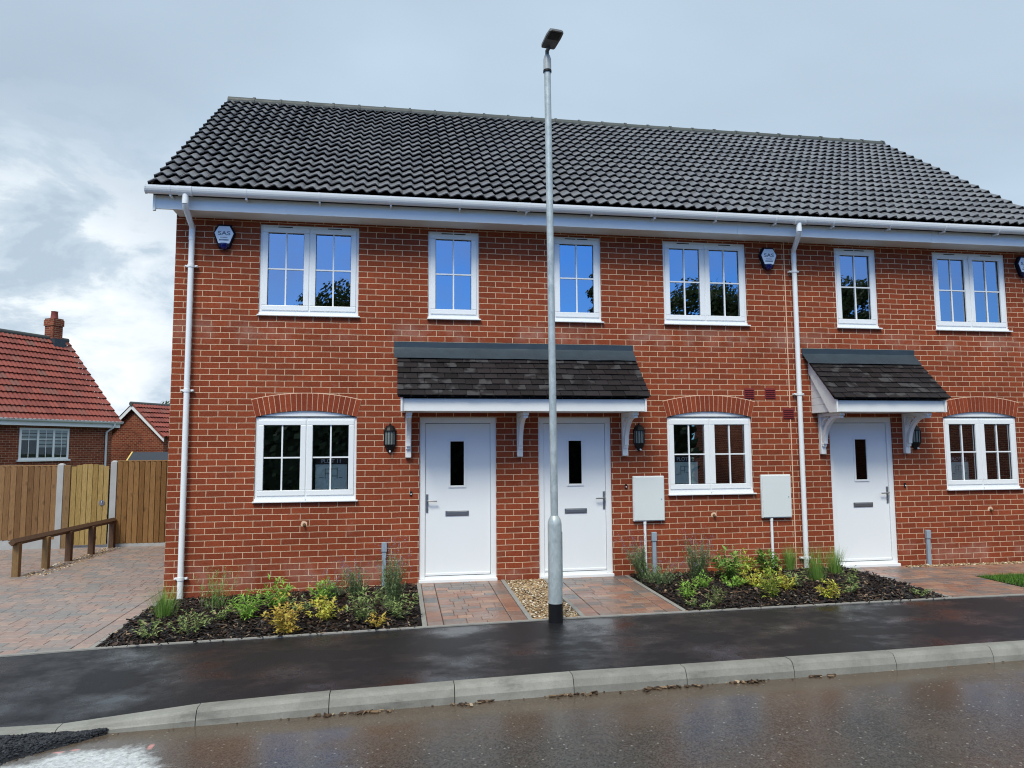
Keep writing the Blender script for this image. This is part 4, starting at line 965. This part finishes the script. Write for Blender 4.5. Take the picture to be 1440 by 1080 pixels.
PL = [
('grass', .30, -.95, .38, .34, 'bright green grass tuft at the foot of the left downpipe', (0, 0)),
('sage', .40, -1.75, .27, .17, 'low grey green plant in front of the grass tuft at the left bed corner', (0, 0)),
('fennel', .77, -.75, .34, .42, 'wispy feathery green plant just right of the left downpipe', (0, 0)),
('sage', .73, -1.68, .34, .21, 'grey leaved plant before the wispy feathery plant in left bed', (0, 0)),
('fern', 1.21, -1.3, .36, .30, 'bright green leafy plant left of the golden shrubs under the left window', (0, 0)),
('sage', .99, -1.3, .22, .15, 'small grey green plant between the feathery and bright leafy plants in left bed', (0, 0)),
('fern', 1.45, -.95, .30, .33, 'upright bright green plant directly behind the largest golden shrub', (.05, 0)),
('spirea', 1.66, -1.82, .34, .31, 'largest golden orange shrub near the kerb side of the left bed', (0, 0)),
('spirea', 1.70, -1.93, .24, .11, 'low reddish gold sprig at the front edge of left bed', (0, 0)),
('fern', 1.92, -.62, .31, .22, 'lime green plant close to the wall under the left window', (0, 0)),
('spirea2', 2.04, -1.55, .36, .24, 'yellow green golden shrub right of the largest golden shrub', (0, 0)),
('sage', 1.72, -1.15, .26, .16, 'grey green seedling between the two golden shrubs of left bed', (0, 0)),
('catmint', 2.31, -.48, .32, .42, 'dark catmint stem leaning left under window corner near first door', (-.25, 0)),
('sage', 2.44, -1.68, .34, .34, 'tall grey leaved plant in the middle right of the left bed', (0, 0)),
('lavender', 2.72, -1.15, .30, .66, 'tall dense lavender in front of grey cable cover by first door', (0, 0)),
('sage', 2.80, -1.6, .36, .26, 'grey green leafy plant at the right end of left bed by the path', (0, 0)),
('spirea', 2.58, -1.88, .18, .13, 'withered yellow sprig near the pavement by the first path', (0, 0)),
('catmint', 2.0, -.5, .42, .27, 'thin purple flowered catmint against wall under the left window', (.1, 0)),
('lavender', 5.93, -.33, .30, .52, 'leggy brownish lavender leaning left beside second door', (-.32, 0)),
('catmint', 5.98, -.72, .46, .30, 'bushy grey green catmint under the left meter box', (0, 0)),
('lavender', 6.58, -.50, .40, .56, 'lavender with purple spikes under middle window left corner', (0, 0)),
('fern', 6.38, -1.1, .20, .18, 'small bright green plant in front of the middle window lavender', (0, 0)),
('laurel', 6.90, -.70, .40, .36, 'large dark glossy shrub under the middle window', (0, 0)),
('spurge', 7.33, -.28, .22, .33, 'upright yellow green spurge at the wall under middle window right corner', (0, 0)),
('spirea2', 7.07, -1.0, .28, .21, 'yellow shrub just in front of the large glossy shrub', (0, 0)),
('fern', 6.74, -1.12, .29, .16, 'low green plant at the left foot of the large glossy shrub', (0, 0)),
('laurel', 7.65, -.30, .32, .30, 'smaller glossy shrub below the conduit of the right meter box', (0, 0)),
('fern', 6.02, -1.45, .21, .18, 'small green plant near the second path edge', (0, 0)),
('heather', 6.25, -1.75, .22, .19, 'olive green heather near the pavement in the right bed', (0, 0)),
('sage', 5.97, -1.80, .12, .11, 'tiny pale seedling at the front left corner of right bed', (0, 0)),
('sage', 6.07, -1.90, .17, .08, 'flat pale seedling on the pavement edge of right bed', (0, 0)),
('spurge', 6.97, -1.62, .24, .30, 'yellow green spurge at the front middle of the right bed', (0, 0)),
('grass', 8.08, -.12, .22, .33, 'dark upright grass tuft left of the middle downpipe', (0, 0)),
('sage', 7.52, -1.22, .27, .24, 'silvery grey plant in the centre of right bed', (0, 0)),
('grass', 7.98, -.9, .34, .42, 'bright grass tuft in front of the middle downpipe', (-.12, 0)),
('grass', 8.50, -.5, .26, .34, 'grass tuft between middle downpipe and third door', (0, 0)),
('spirea2', 7.60, -1.78, .22, .21, 'small yellow shrub near pavement at right part of right bed', (0, 0)),
('sage', 8.23, -1.28, .22, .20, 'grey green plant behind in right bed towards third path', (0, 0)),
('sage', 7.96, -1.62, .19, .16, 'small grey green plant right of the small yellow shrub', (0, 0)),
('sage', 8.70, -1.85, .27, .09, 'flat green plant at the far right tip of the right bed', (0, 0)),
('spirea2', 7.30, -1.36, .17, .22, 'little yellow plant behind the front spurge in right bed', (0, 0)),
]
for k, x, y, w_, h_, lb, ln in PL: plant(k, x, y, w_ * 1.15, h_ * 1.17, lb, ln)

# ------------------------------------------------------------------ fences, gate, rail
ZG = -.10
def boards(m, x0, x1, y, z0, z1f, bw=.098, lap=-.015, nails=None):
    n = max(1, round((x1 - x0) / bw)); w_ = (x1 - x0) / n
    for i in range(n):
        a, b = x0 + i * w_, x0 + (i + 1) * w_ + lap; zt = z1f((a + b) / 2) + rnd.uniform(-.004, .004); j = rnd.uniform(-.002, .002)
        m.add([(a + .002, y - .028 + j, z0), (b, y - .006 + j, z0), (b, y + .004, z0), (a + .002, y + .004, z0), (a + .002, y - .028 + j, zt), (b, y - .006 + j, zt), (b, y + .004, zt), (a + .002, y + .004, zt)], [(0, 3, 2, 1), (4, 5, 6, 7), (0, 1, 5, 4), (1, 2, 6, 5), (2, 3, 7, 6), (3, 0, 4, 7)])
FY = 5.4
def fpost(x, y, zt):
    m = MB(); m.box((x - .055, y - .055, ZG - .1), (x + .055, y + .055, zt - .03), .006)
    m.add([(x - .055, y - .055, zt - .031), (x + .055, y - .055, zt - .031), (x + .055, y + .055, zt - .031), (x - .055, y + .055, zt - .031), (x - .02, y - .02, zt), (x + .02, y - .02, zt), (x + .02, y + .02, zt), (x - .02, y + .02, zt)], [(0, 1, 5, 4), (1, 2, 6, 5), (2, 3, 7, 6), (3, 0, 4, 7), (4, 5, 6, 7)]); return m
fl_ = empty('fence', (-5.0, FY, ZG), 'brown closeboard fence left of the pale timber gate', 'fence')
m = MB(); boards(m, -6.6, -3.515, FY - .01, ZG + .17, lambda x: 1.425); m.box((-6.6, FY - .03, 1.422), (-3.515, FY + .03, 1.445), .004); m.build('board_panel', 'fence', fl_)
m = MB(); m.box((-6.6, FY - .004, ZG + .17), (-3.515, FY + .03, 1.42)); m.build('gap_shade_sheet', 'darkback', fl_)  # dark sheet added behind the gaps to draw each board's shadow line
m = MB(); m.box((-6.6, FY - .025, ZG - .05), (-3.515, FY + .02, ZG + .165), .004); m.build('gravel_board', 'concrete', fl_)
fpost(-3.46, FY, 1.475).build('post', 'concrete', fl_)
fr_ = empty('fence', (-1.0, FY, ZG), 'amber closeboard fence between the gate and the brick terrace', 'fence')
m = MB(); boards(m, -2.47, -.02, FY - .01, ZG + .06, lambda x: 1.50); m.box((-2.47, FY - .03, 1.498), (-.02, FY + .03, 1.518), .004); m.build('board_panel', 'fence2', fr_)
m = MB(); m.box((-2.47, FY - .004, ZG + .06), (-.02, FY + .03, 1.495)); m.build('gap_shade_sheet', 'darkback', fr_)  # same added dark sheet, shade lines between the amber boards
m = MB(); m.box((-2.47, FY - .03, ZG - .05), (-.02, FY + .02, ZG + .055), .004); m.build('gravel_board', 'concrete', fr_)
fpost(-2.53, FY, 1.52).build('post', 'concrete', fr_)
gt_ = empty('garden_gate', (-3.0, FY, ZG), 'pale timber side gate with arched top and round latch', 'gate')
m = MB(); boards(m, -3.27, -2.61, FY - .02, ZG + .05, lambda x: 1.40 + .055 * (1 - ((x + 2.94) / .34) ** 2)); m.build('gate_boards', 'gate', gt_)
m = MB(); m.box((-3.26, FY - .014, ZG + .06), (-2.62, FY + .03, 1.35)); m.build('gap_shade_sheet', 'darkback', gt_)  # added dark sheet, shade showing between the gate boards
m = MB(); m.box((-3.40, FY - .05, ZG), (-3.285, FY + .04, 1.44), .006); m.build('gate_post', 'posttimber', gt_)
m = MB()
m.tube([(-2.72, FY - .036, .73), (-2.72, FY - .05, .73)], .05, 20); m.tube([(-2.72, FY - .05, .76), (-2.72, FY - .065, .77), (-2.70, FY - .065, .71)], .008, 8); m.build('latch', 'chrome', gt_)
kr = empty('knee_rail', (-2.5, 3.8, ZG), 'low dark timber knee rail sloping across the driveway edge', 'rail')
RP = [(-2.67, 2.23), (-2.59, 2.94), (-2.565, 3.67), (-2.51, 4.42), (-2.49, 5.28)]
for x, y in RP:
    m = MB(); m.box((x - .045, y - .045, ZG - .06), (x + .045, y + .045, ZG + .485), .006); m.build('post', 'posttimber' if y < 3 else 'darktimber', kr)
a, b = Vector((-2.685, 2.10, ZG + .50)), Vector((-2.487, 5.36, ZG + .50)); d = (b - a).normalized(); s_ = d.cross(Vector((0, 0, 1))); u_ = Vector((0, 0, 1))
m = MB(); q1 = (s_ + u_).normalized() * .036; q2 = (u_ - s_).normalized() * .036
m.obox((a + b) / 2, (b - a) / 2, q1, q2); m.build('rail', 'darktimber', kr)

# ------------------------------------------------------------------ neighbour bungalow (local frame: front along x, faces -y)
BG = -.1
bu = empty('bungalow', (-7.417, 18.66, 0), 'red tiled brick bungalow with a chimney behind the left fence', 'house', rz=R(61))
EZ, HD, BRZ = 2.60, 2.6, 5.86
m = MB(); m.add([(-7, 0, BG), (0, 0, BG), (0, 0, EZ), (-7, 0, EZ), (0, 2 * HD, BG), (0, 2 * HD, EZ), (0, HD, BRZ - .1), (-7, 2 * HD, BG), (-7, 2 * HD, EZ), (-7, HD, BRZ - .1)], [(0, 1, 2, 3), (1, 4, 5, 6, 2), (4, 7, 8, 5), (7, 0, 3, 9, 8)])
m.build('wall', 'brick_far', bu, local=True)
upv = Vector((0, HD + .32, BRZ - 2.68)); 
m = tile_roof((0, -.32, 2.68), (1, 0, 0), upv, -7.2, .12, upv.length, 14, .15, 2, .026, .062, steps=6)
m.add([(-7.2, HD, BRZ), (.12, HD, BRZ), (.12, 2 * HD + .3, 2.68), (-7.2, 2 * HD + .3, 2.68)], [(0, 1, 2, 3)])
br = m.build('roof', 'redtile', bu, local=True, fixn=False)
m = MB(); m.tube([(-7.2, HD, BRZ + .0), (.13, HD, BRZ + .0)], .10, 14); m.build('ridge_tiles', 'ridge', br, local=True)
m = MB(); m.box((-.64, HD - .22, BRZ - .55), (-.26, HD + .22, BRZ + .62)); m.box((-.67, HD - .25, BRZ + .48), (-.23, HD + .25, BRZ + .70)); m.box((-.65, HD - .23, BRZ + .70), (-.25, HD + .23, BRZ + .76)); ch = m.build('chimney', 'brick_far', br, local=True)
m = MB(); m.tube([(-.45, HD, BRZ + .78), (-.45, HD, BRZ + 1.02), (-.45, HD, BRZ + 1.04)], [.13, .11, .125], 14); m.build('chimney_pot', 'redtile', br, local=True)
m = MB(); m.box((-.67, HD - .36, BRZ - .40), (-.23, HD + .28, BRZ - .02)); m.build('chimney_flashing', 'lead', br, local=True)
m = MB(); m.box((-7.1, -.26, 2.52), (.1, -.23, 2.70)); m.box((-7.1, -.23, 2.54), (.1, 0, 2.56)); m.build('fascia', 'white', bu, local=True)
m = MB(); gutter_run(m, -7.15, .14, .058, .052, -.32, 2.74); gg = m.build('gutter', 'white', bu, local=True)
m = MB(); m.tube([(-.18, -.32, 2.70), (-.18, -.32, 2.56), (-.28, -.06, 2.36), (-.28, -.06, BG)], .036, 12); m.build('downpipe', 'white', gg, local=True)
def bwin(x0, x1, z0, z1):
    m = MB(); f = .07; y0, y1 = -.02, .06
    m.box((x0, y0, z0), (x1, y1, z0 + f)); m.box((x0, y0, z1 - f), (x1, y1, z1)); xsb = [x0, lerp(x0, x1, .36), lerp(x0, x1, .68), x1]
    for i, x in enumerate(xsb): a_ = x if i == 0 else x - f / 2; a_ = x1 - f if i == 3 else a_; m.box((a_, y0 - .004, z0 + f), (a_ + f, y1 - .004, z1 - f))
    w_ = m.build('window', 'white', bu, local=True)
    m = MB(); m.box((x0 + .06, -.012, z0 + .06), (x1 - .06, -.008, z1 - .06)); m.build('pane', 'glass_far', w_, local=True)
    m = MB(); m.box((x0 + .02, -.004, z0 + .02), (x1 - .02, -.001, z1 - .02)); m.build('dark_room', 'darkroom', w_, local=True)
    m = MB()
    for i in range(5): z = lerp(z0 + .40, z1 - .16, i / 4); m.box((lerp(x0, x1, .36) + .05 if i < 2 else x0 + .08, -.0075, z), (x1 - .08, -.0055, z + .085))
    m.build('blind', 'blind', w_, local=True)
    m = MB()
    for i in range(3):
        a_, b_ = xsb[i] + .06, xsb[i + 1] - .05; c_ = (a_ + b_) / 2; m.box((c_ - .009, -.016, z0 + .07), (c_ + .009, -.0125, z1 - .07))
    m.box((x0 + .08, -.0155, lerp(z0, z1, .63) - .009), (x1 - .08, -.0125, lerp(z0, z1, .63) + .009)); m.build('glazing_bar', 'white', w_, local=True)
    m = MB(); m.box((x0 - .05, -.07, z0 - .05), (x1 + .05, .02, z0)); m.build('sill', 'white', w_, local=True)
bwin(-3.42, -1.70, 1.42, 2.45)
ga = empty('garage', (-8.047, 22.73, 0), 'small brick outbuilding with white bargeboards and red roof behind the amber fence', 'outbuilding', rz=R(-29))
GW, GE, GA = 1.75, 2.20, 3.62
m = MB(); m.add([(-GW + .15, 0, BG), (GW - .15, 0, BG), (GW - .15, 0, GE + .06), (0, 0, GA - .06), (-GW + .15, 0, GE + .06), (-GW + .15, 5, BG), (GW - .15, 5, BG), (GW - .15, 5, GE + .06), (0, 5, GA - .06), (-GW + .15, 5, GE + .06)], [(0, 1, 2, 3, 4), (1, 6, 7, 2), (6, 5, 9, 8, 7), (5, 0, 4, 9)])
m.build('wall', 'brick_far', ga, local=True)
for sx in (-1, 1):
    m = MB(); m.prism([(sx * (GW + .03), GE - .16), (sx * (GW + .03), GE + .04), (0, GA + .02), (0, GA - .2)], 1, -.17, -.14)
    m.build('bargeboard', 'white', ga, local=True)
gup = Vector((-GW - .05, 0, GA - GE + .02))
m = tile_roof((GW + .05, 0, GE + .02), (0, 1, 0), gup, -.2, 5.2, gup.length, 7, .15, 2, .026, .062, steps=6)
m.add([(0, -.2, GA), (0, 5.2, GA), (-GW - .05, 5.2, GE), (-GW - .05, -.2, GE)], [(0, 1, 2, 3)])
gr = m.build('roof', 'redtile', ga, local=True, fixn=False)
m = MB(); m.tube([(0, -.22, GA + .02), (0, 5.2, GA + .02)], .09, 12); m.build('ridge_tiles', 'ridge', gr, local=True)
sh = empty('garden_shed', (-3.4, 12.2, ZG), 'dark felt roofed shed just showing above the amber fence', 'shed')
m = MB(); m.box((-4.45, 11.7, ZG), (-2.0, 13.2, 1.2)); m.build('wall', 'darktimber', sh)
m = MB(); m.prism([(11.3, 1.10), (12.25, 1.655), (13.4, 1.10), (13.4, 1.06), (12.25, 1.61), (11.3, 1.06)], 0, -4.52, -1.9); m.build('roof', 'felt', sh)
m = MB(); m.prism([(11.3, 1.04), (11.3, 1.115), (12.25, 1.67), (12.25, 1.60)], 0, -4.56, -4.525); m.build('roof_trim', 'yellowtimber', sh)

# ------------------------------------------------------------------ trees
def tree(x, y, h, cr, label, seed, cone=False, leaves=5200, ls=.20, cz=None):
    rg_ = random.Random(seed); zb = -.3; o = empty('conifer' if cone else 'tree', (x, y, zb), label, 'tree')
    m = MB(); th = h * (.9 if cone else .62); m.tube([(x, y, zb), (x + .1, y, zb + th * .5), (x, y + .1, zb + th)], [h * .026, h * .018, h * .006], 10)
    clumps = []
    if not cone:
        for i in range(26):
            a = rg_.uniform(0, 6.28); e = rg_.uniform(-.35, 1.); r = cr * rg_.uniform(.45, .92)
            p = Vector((x + r * math.cos(a) * math.cos(e), y + r * math.sin(a) * math.cos(e), zb + h * .60 + r * math.sin(e) * (h * .40 / cr)))
            clumps.append((p, cr * rg_.uniform(.22, .42)))
            if i % 2 == 0: s0 = Vector((x, y, zb + th * rg_.uniform(.45, .95))); m.tube([s0, (s0 + p) / 2 + Vector((0, 0, .2)), p], [h * .009, h * .006, h * .002], 6)
        clumps.append((Vector((x, y, zb + h * .62)), cr * .5))
    else:
        for i in range(46):
            t = rg_.random() ** .8; a = rg_.uniform(0, 6.28); r = cr * (1 - t) * rg_.uniform(.4, 1.) + .12; zz = zb + h * (.10 + .88 * t)
            p = Vector((x + r * math.cos(a), y + r * math.sin(a), zz)); clumps.append((p, max(.25, cr * .32 * (1 - t) + .2)))
            m.tube([(x, y, zz + .1), p], [h * .004, h * .001], 5)
    m.build('trunk', 'bark_trunk', o)
    f = MB(); tot = sum(c[1] ** 2 for c in clumps)
    for p, r in clumps:
        for i in range(int(leaves * r * r / tot)):
            d = Vector((rg_.gauss(0, 1), rg_.gauss(0, 1), rg_.gauss(0, 1))).normalized(); q = p + Vector((d.x, d.y, d.z * .75)) * r * rg_.random() ** .45
            n_ = (d + Vector((rg_.gauss(0, .5), rg_.gauss(0, .5), rg_.gauss(0, .5)))).normalized(); t1 = n_.orthogonal().normalized(); t2 = n_.cross(t1); s = ls * rg_.uniform(.5, 1.1)
            f.add([q - t1 * s, q - t2 * s * .55, q + t1 * s, q + t2 * s * .55], [(0, 1, 2, 3)])
    f.build('crown', 'leaf_conifer' if cone else 'leaf_tree', o, fixn=False)
tree(-12.2, 46, 6.1, 2.2, 'distant tree crown rising between outbuilding roof and brick terrace corner', 5, leaves=2600, ls=.17)
tree(-22.5, 50, 4.4, 2.3, 'small distant tree peeking between the bungalow and the outbuilding', 8, leaves=1500, ls=.16)
# trees across the street (seen mirrored in the upper windows)
tree(1.5, -26.5, 12.0, 3.2, 'round broadleaf tree across the street opposite the left window', 11, leaves=13000, ls=.135)
tree(4.2, -25, 10.6, 1.4, 'slim conifer across the street opposite the narrow left window', 12, cone=True, leaves=8000, ls=.11)
tree(12.6, -25, 11.2, 2.0, 'tall conifer across the street opposite the second door', 13, cone=True, leaves=9000, ls=.11)
tree(18.6, -26, 11.8, 3.2, 'broad tree across the street opposite the middle window', 14, leaves=13000, ls=.135)
tree(26.3, -25, 12.0, 2.6, 'dense tree across the street opposite the third door', 15, leaves=13000, ls=.135)
tree(31.6, -26, 10.6, 2.0, 'lone conifer across the street opposite the right window', 16, cone=True, leaves=8000, ls=.11)
hd_ = MB(); hr = random.Random(4)
for i in range(9000):
    x = hr.uniform(-40, 16.6); y = -22.5 + hr.gauss(0, .45); z = -.3 + 3.5 * hr.random() ** .8 + .35 * mnoise.noise(Vector((x * .5, 0, 0))); s = hr.uniform(.12, .26)
    n_ = Vector((hr.gauss(0, .6), 1, hr.gauss(0, .6))).normalized(); t1 = n_.orthogonal().normalized(); t2 = n_.cross(t1); q = Vector((x, y, z)); hd_.add([q - t1 * s, q - t2 * s * .6, q + t1 * s, q + t2 * s * .6], [(0, 1, 2, 3)])
hd_.add([(-40, -22.7, -.3), (16.6, -22.7, -.3), (16.6, -22.7, 3.0), (-40, -22.7, 3.0), (-40, -23.4, -.3), (16.6, -23.4, -.3), (16.6, -23.4, 3.0), (-40, -23.4, 3.0)], [(0, 1, 2, 3), (3, 2, 6, 7), (4, 5, 6, 7)])
hd_.thing('hedge', 'leaf_conifer', (10, -22.7, -.3), 'long dark clipped hedge along the far side of the street', 'hedge', fixn=False)

# brick house across the street, mirrored in the right hand windows
oh = empty('brick_house', (25.7, -18.5, -.2), 'brick house across the street mirrored in the right ground floor windows', 'house')
X0, X1, Y0, Y1, HE, HR = 17.3, 34.0, -18.5, -24.0, 4.8, 7.3; YM = (Y0 + Y1) / 2
m = MB(); m.add([(X0, Y0, -.3), (X1, Y0, -.3), (X1, Y0, HE), (X0, Y0, HE), (X0, Y1, -.3), (X1, Y1, -.3), (X1, Y1, HE), (X0, Y1, HE), (X0, YM, HR), (X1, YM, HR)], [(0, 1, 2, 3), (4, 5, 6, 7), (0, 4, 7, 8, 3), (1, 5, 6, 9, 2)]); m.build('wall', 'brick_far', oh)
m = MB(); t_ = .06
for ya, yb in ((Y0 + .4, YM), (Y1 - .4, YM)): m.add([(X0 - .2, ya, HE - .15), (X1 + .2, ya, HE - .15), (X1 + .2, yb, HR + .1), (X0 - .2, yb, HR + .1)], [(0, 1, 2, 3)])
m.build('roof', 'tile', oh, fixn=False)
m = MB(); m.box((X0 - .2, Y0 + .36, HE - .3), (X1 + .2, Y0 + .4, HE - .12)); m.build('fascia', 'white', oh)
for wx, wz in ((19.0, 3.2), (22.5, 3.2), (27.0, 3.2), (31.5, 3.2), (19.0, .9), (31.8, .9)):
    m = MB(); y_ = Y0 + .03
    m.box((wx, Y0 - .05, wz), (wx + 1.2, y_, wz + .07)); m.box((wx, Y0 - .05, wz + 1.05), (wx + 1.2, y_, wz + 1.12)); m.box((wx, Y0 - .05, wz + .07), (wx + .07, y_, wz + 1.05)); m.box((wx + 1.13, Y0 - .05, wz + .07), (wx + 1.2, y_, wz + 1.05)); m.box((wx + .56, Y0 - .05, wz + .07), (wx + .64, y_, wz + 1.05))
    wo = m.build('window', 'white', oh)
    m = MB(); m.box((wx + .05, Y0 - .04, wz + .05), (wx + 1.15, Y0 + .012, wz + 1.07)); m.build('pane', 'black', wo)
m = MB(); m.box((24.6, Y0 - .05, -.1), (25.6, Y0 + .04, 2.0), .01); m.build('door', 'white', oh)

# ------------------------------------------------------------------ light, sky, camera
SUN_AZ, SUN_EL = R(206), R(52)       # azimuth clockwise from +Y: behind and left of the camera
w_ = bpy.data.worlds.new('World'); scene.world = w_; w_.use_nodes = True; t = w_.node_tree; t.nodes.clear()
class NW(N):
    def __init__(s, t): s.t = t
k = NW(t)
sky = k.n('TexSky', sky_type='NISHITA', sun_disc=False, sun_elevation=SUN_EL, sun_rotation=SUN_AZ, altitude=30, air_density=1.0, dust_density=.6, ozone_density=1.6)
gen = k.n('TexCoord').outputs['Generated']; dirv = k.n('VectorMath', {0: gen}, operation='NORMALIZE').outputs[0]
sp = k.n('SeparateXYZ', {0: dirv}); X, Y, Z = sp.outputs
den = k.math('ADD', k.math('MAXIMUM', Z, 0.), .22)
pv = k.n('CombineXYZ', {0: k.math('DIVIDE', X, den), 1: k.math('DIVIDE', Y, den), 2: 0.}).outputs[0]
n1 = k.noise(.55, 5, .5, vec=pv, dist=.3); n2 = k.noise(5.6, 8, .60, vec=k.n('Mapping', {0: dirv, 3: (1, 1, 1.9)}).outputs[0], dist=.25); n3 = k.noise(1.5, 5, .55, vec=dirv)
# overcast veil, grey blue
veil = k.mix(k.ramp(n1, [(.34, 0), (.64, 1)]), (3.95, 4.95, 6.1), (5.7, 7.15, 8.6))
# brighter broken cumulus low on the left
left = k.math('MULTIPLY', k.mapr(X, -.12, -.40, 0, 1), k.mapr(k.math('ADD', Z, k.math('MULTIPLY', k.math('SUBTRACT', n2, .5), .35)), .40, .27, 0, 1))
cum = k.ramp(n2, [(.38, (4.8, 5.9, 7.0)), (.46, (6.2, 7.2, 8.1)), (.52, (9.0, 9.7, 10.2)), (.62, (11.6, 11.8, 11.9))])
veil = k.mix(k.math('MULTIPLY', left, .95), veil, cum)
# clear blue behind the camera with some cloud above
back = k.mapr(Y, -.05, -.50, 0, 1)
gap = k.math('MULTIPLY', back, k.mapr(k.math('ADD', Z, k.math('MULTIPLY', k.math('SUBTRACT', n3, .5), .30)), .56, .36, 0, 1))
blue = k.mix(1., sky.outputs[0], (.46, 1.15, 2.25), 'MULTIPLY')
blue = k.mix(k.math('MULTIPLY', k.ramp(k.noise(3.4, 6, .55, vec=k.n('Mapping', {0: dirv, 1: (1.7, .4, 2.2), 3: (1, 1, 1.6)}).outputs[0]), [(.42, 0), (.62, 1)]), k.mapr(Z, .14, .38, .25, .85)), blue, (3.9, 4.7, 7.2))
hi = k.mix(1., k.mix(k.ramp(n3, [(.35, 0), (.65, 1)]), (10.5, 11.8, 11.0), (16.2, 17.4, 15.2)), k.ramp(Z, [(.25, .35), (.55, .85), (.95, 1.5)]), 'MULTIPLY')
veil = k.mix(back, veil, hi)
col = k.mix(gap, veil, blue)
bg = k.n('Background', {'Color': col, 'Strength': .10}); out = k.n('OutputWorld'); t.links.new(bg.outputs[0], out.inputs[0])
sd = bpy.data.lights.new('sun', 'SUN'); sd.energy = 2.7; sd.angle = R(18); sd.color = (1, .965, .86)
so = bpy.data.objects.new('sun', sd); COL.objects.link(so)
to = Vector((math.sin(SUN_AZ) * math.cos(SUN_EL), math.cos(SUN_AZ) * math.cos(SUN_EL), math.sin(SUN_EL)))
so.rotation_euler = (-to).to_track_quat('-Z', 'Y').to_euler(); so.location = (0, -20, 30)

f_, cx_, cy_, cz_, yaw, pit, rol = 1007.02, 2.745433, -9.356391, 1.715475, -.160917, .088512, -.0065187
fw = Vector((-math.sin(yaw) * math.cos(pit), math.cos(yaw) * math.cos(pit), math.sin(pit))); ri = Vector((math.cos(yaw), math.sin(yaw), 0)); up_ = ri.cross(fw)
r2 = math.cos(rol) * ri + math.sin(rol) * up_; u2 = -math.sin(rol) * ri + math.cos(rol) * up_
cd = bpy.data.cameras.new('camera'); cd.sensor_width = 36; cd.lens = 36 * f_ / 1440; cd.clip_end = 2000; cd.clip_start = .05
co = bpy.data.objects.new('camera', cd); COL.objects.link(co)
co.matrix_world = Matrix(((r2.x, u2.x, -fw.x, cx_), (r2.y, u2.y, -fw.y, cy_), (r2.z, u2.z, -fw.z, cz_), (0, 0, 0, 1)))
scene.camera = co
scene.cycles.filter_width = 1.1
scene.view_settings.view_transform = 'Standard'; scene.view_settings.look = 'None'; scene.view_settings.exposure = 0.08; scene.view_settings.gamma = 1
for o in bpy.data.objects:
    if 'base' in o: del o['base']
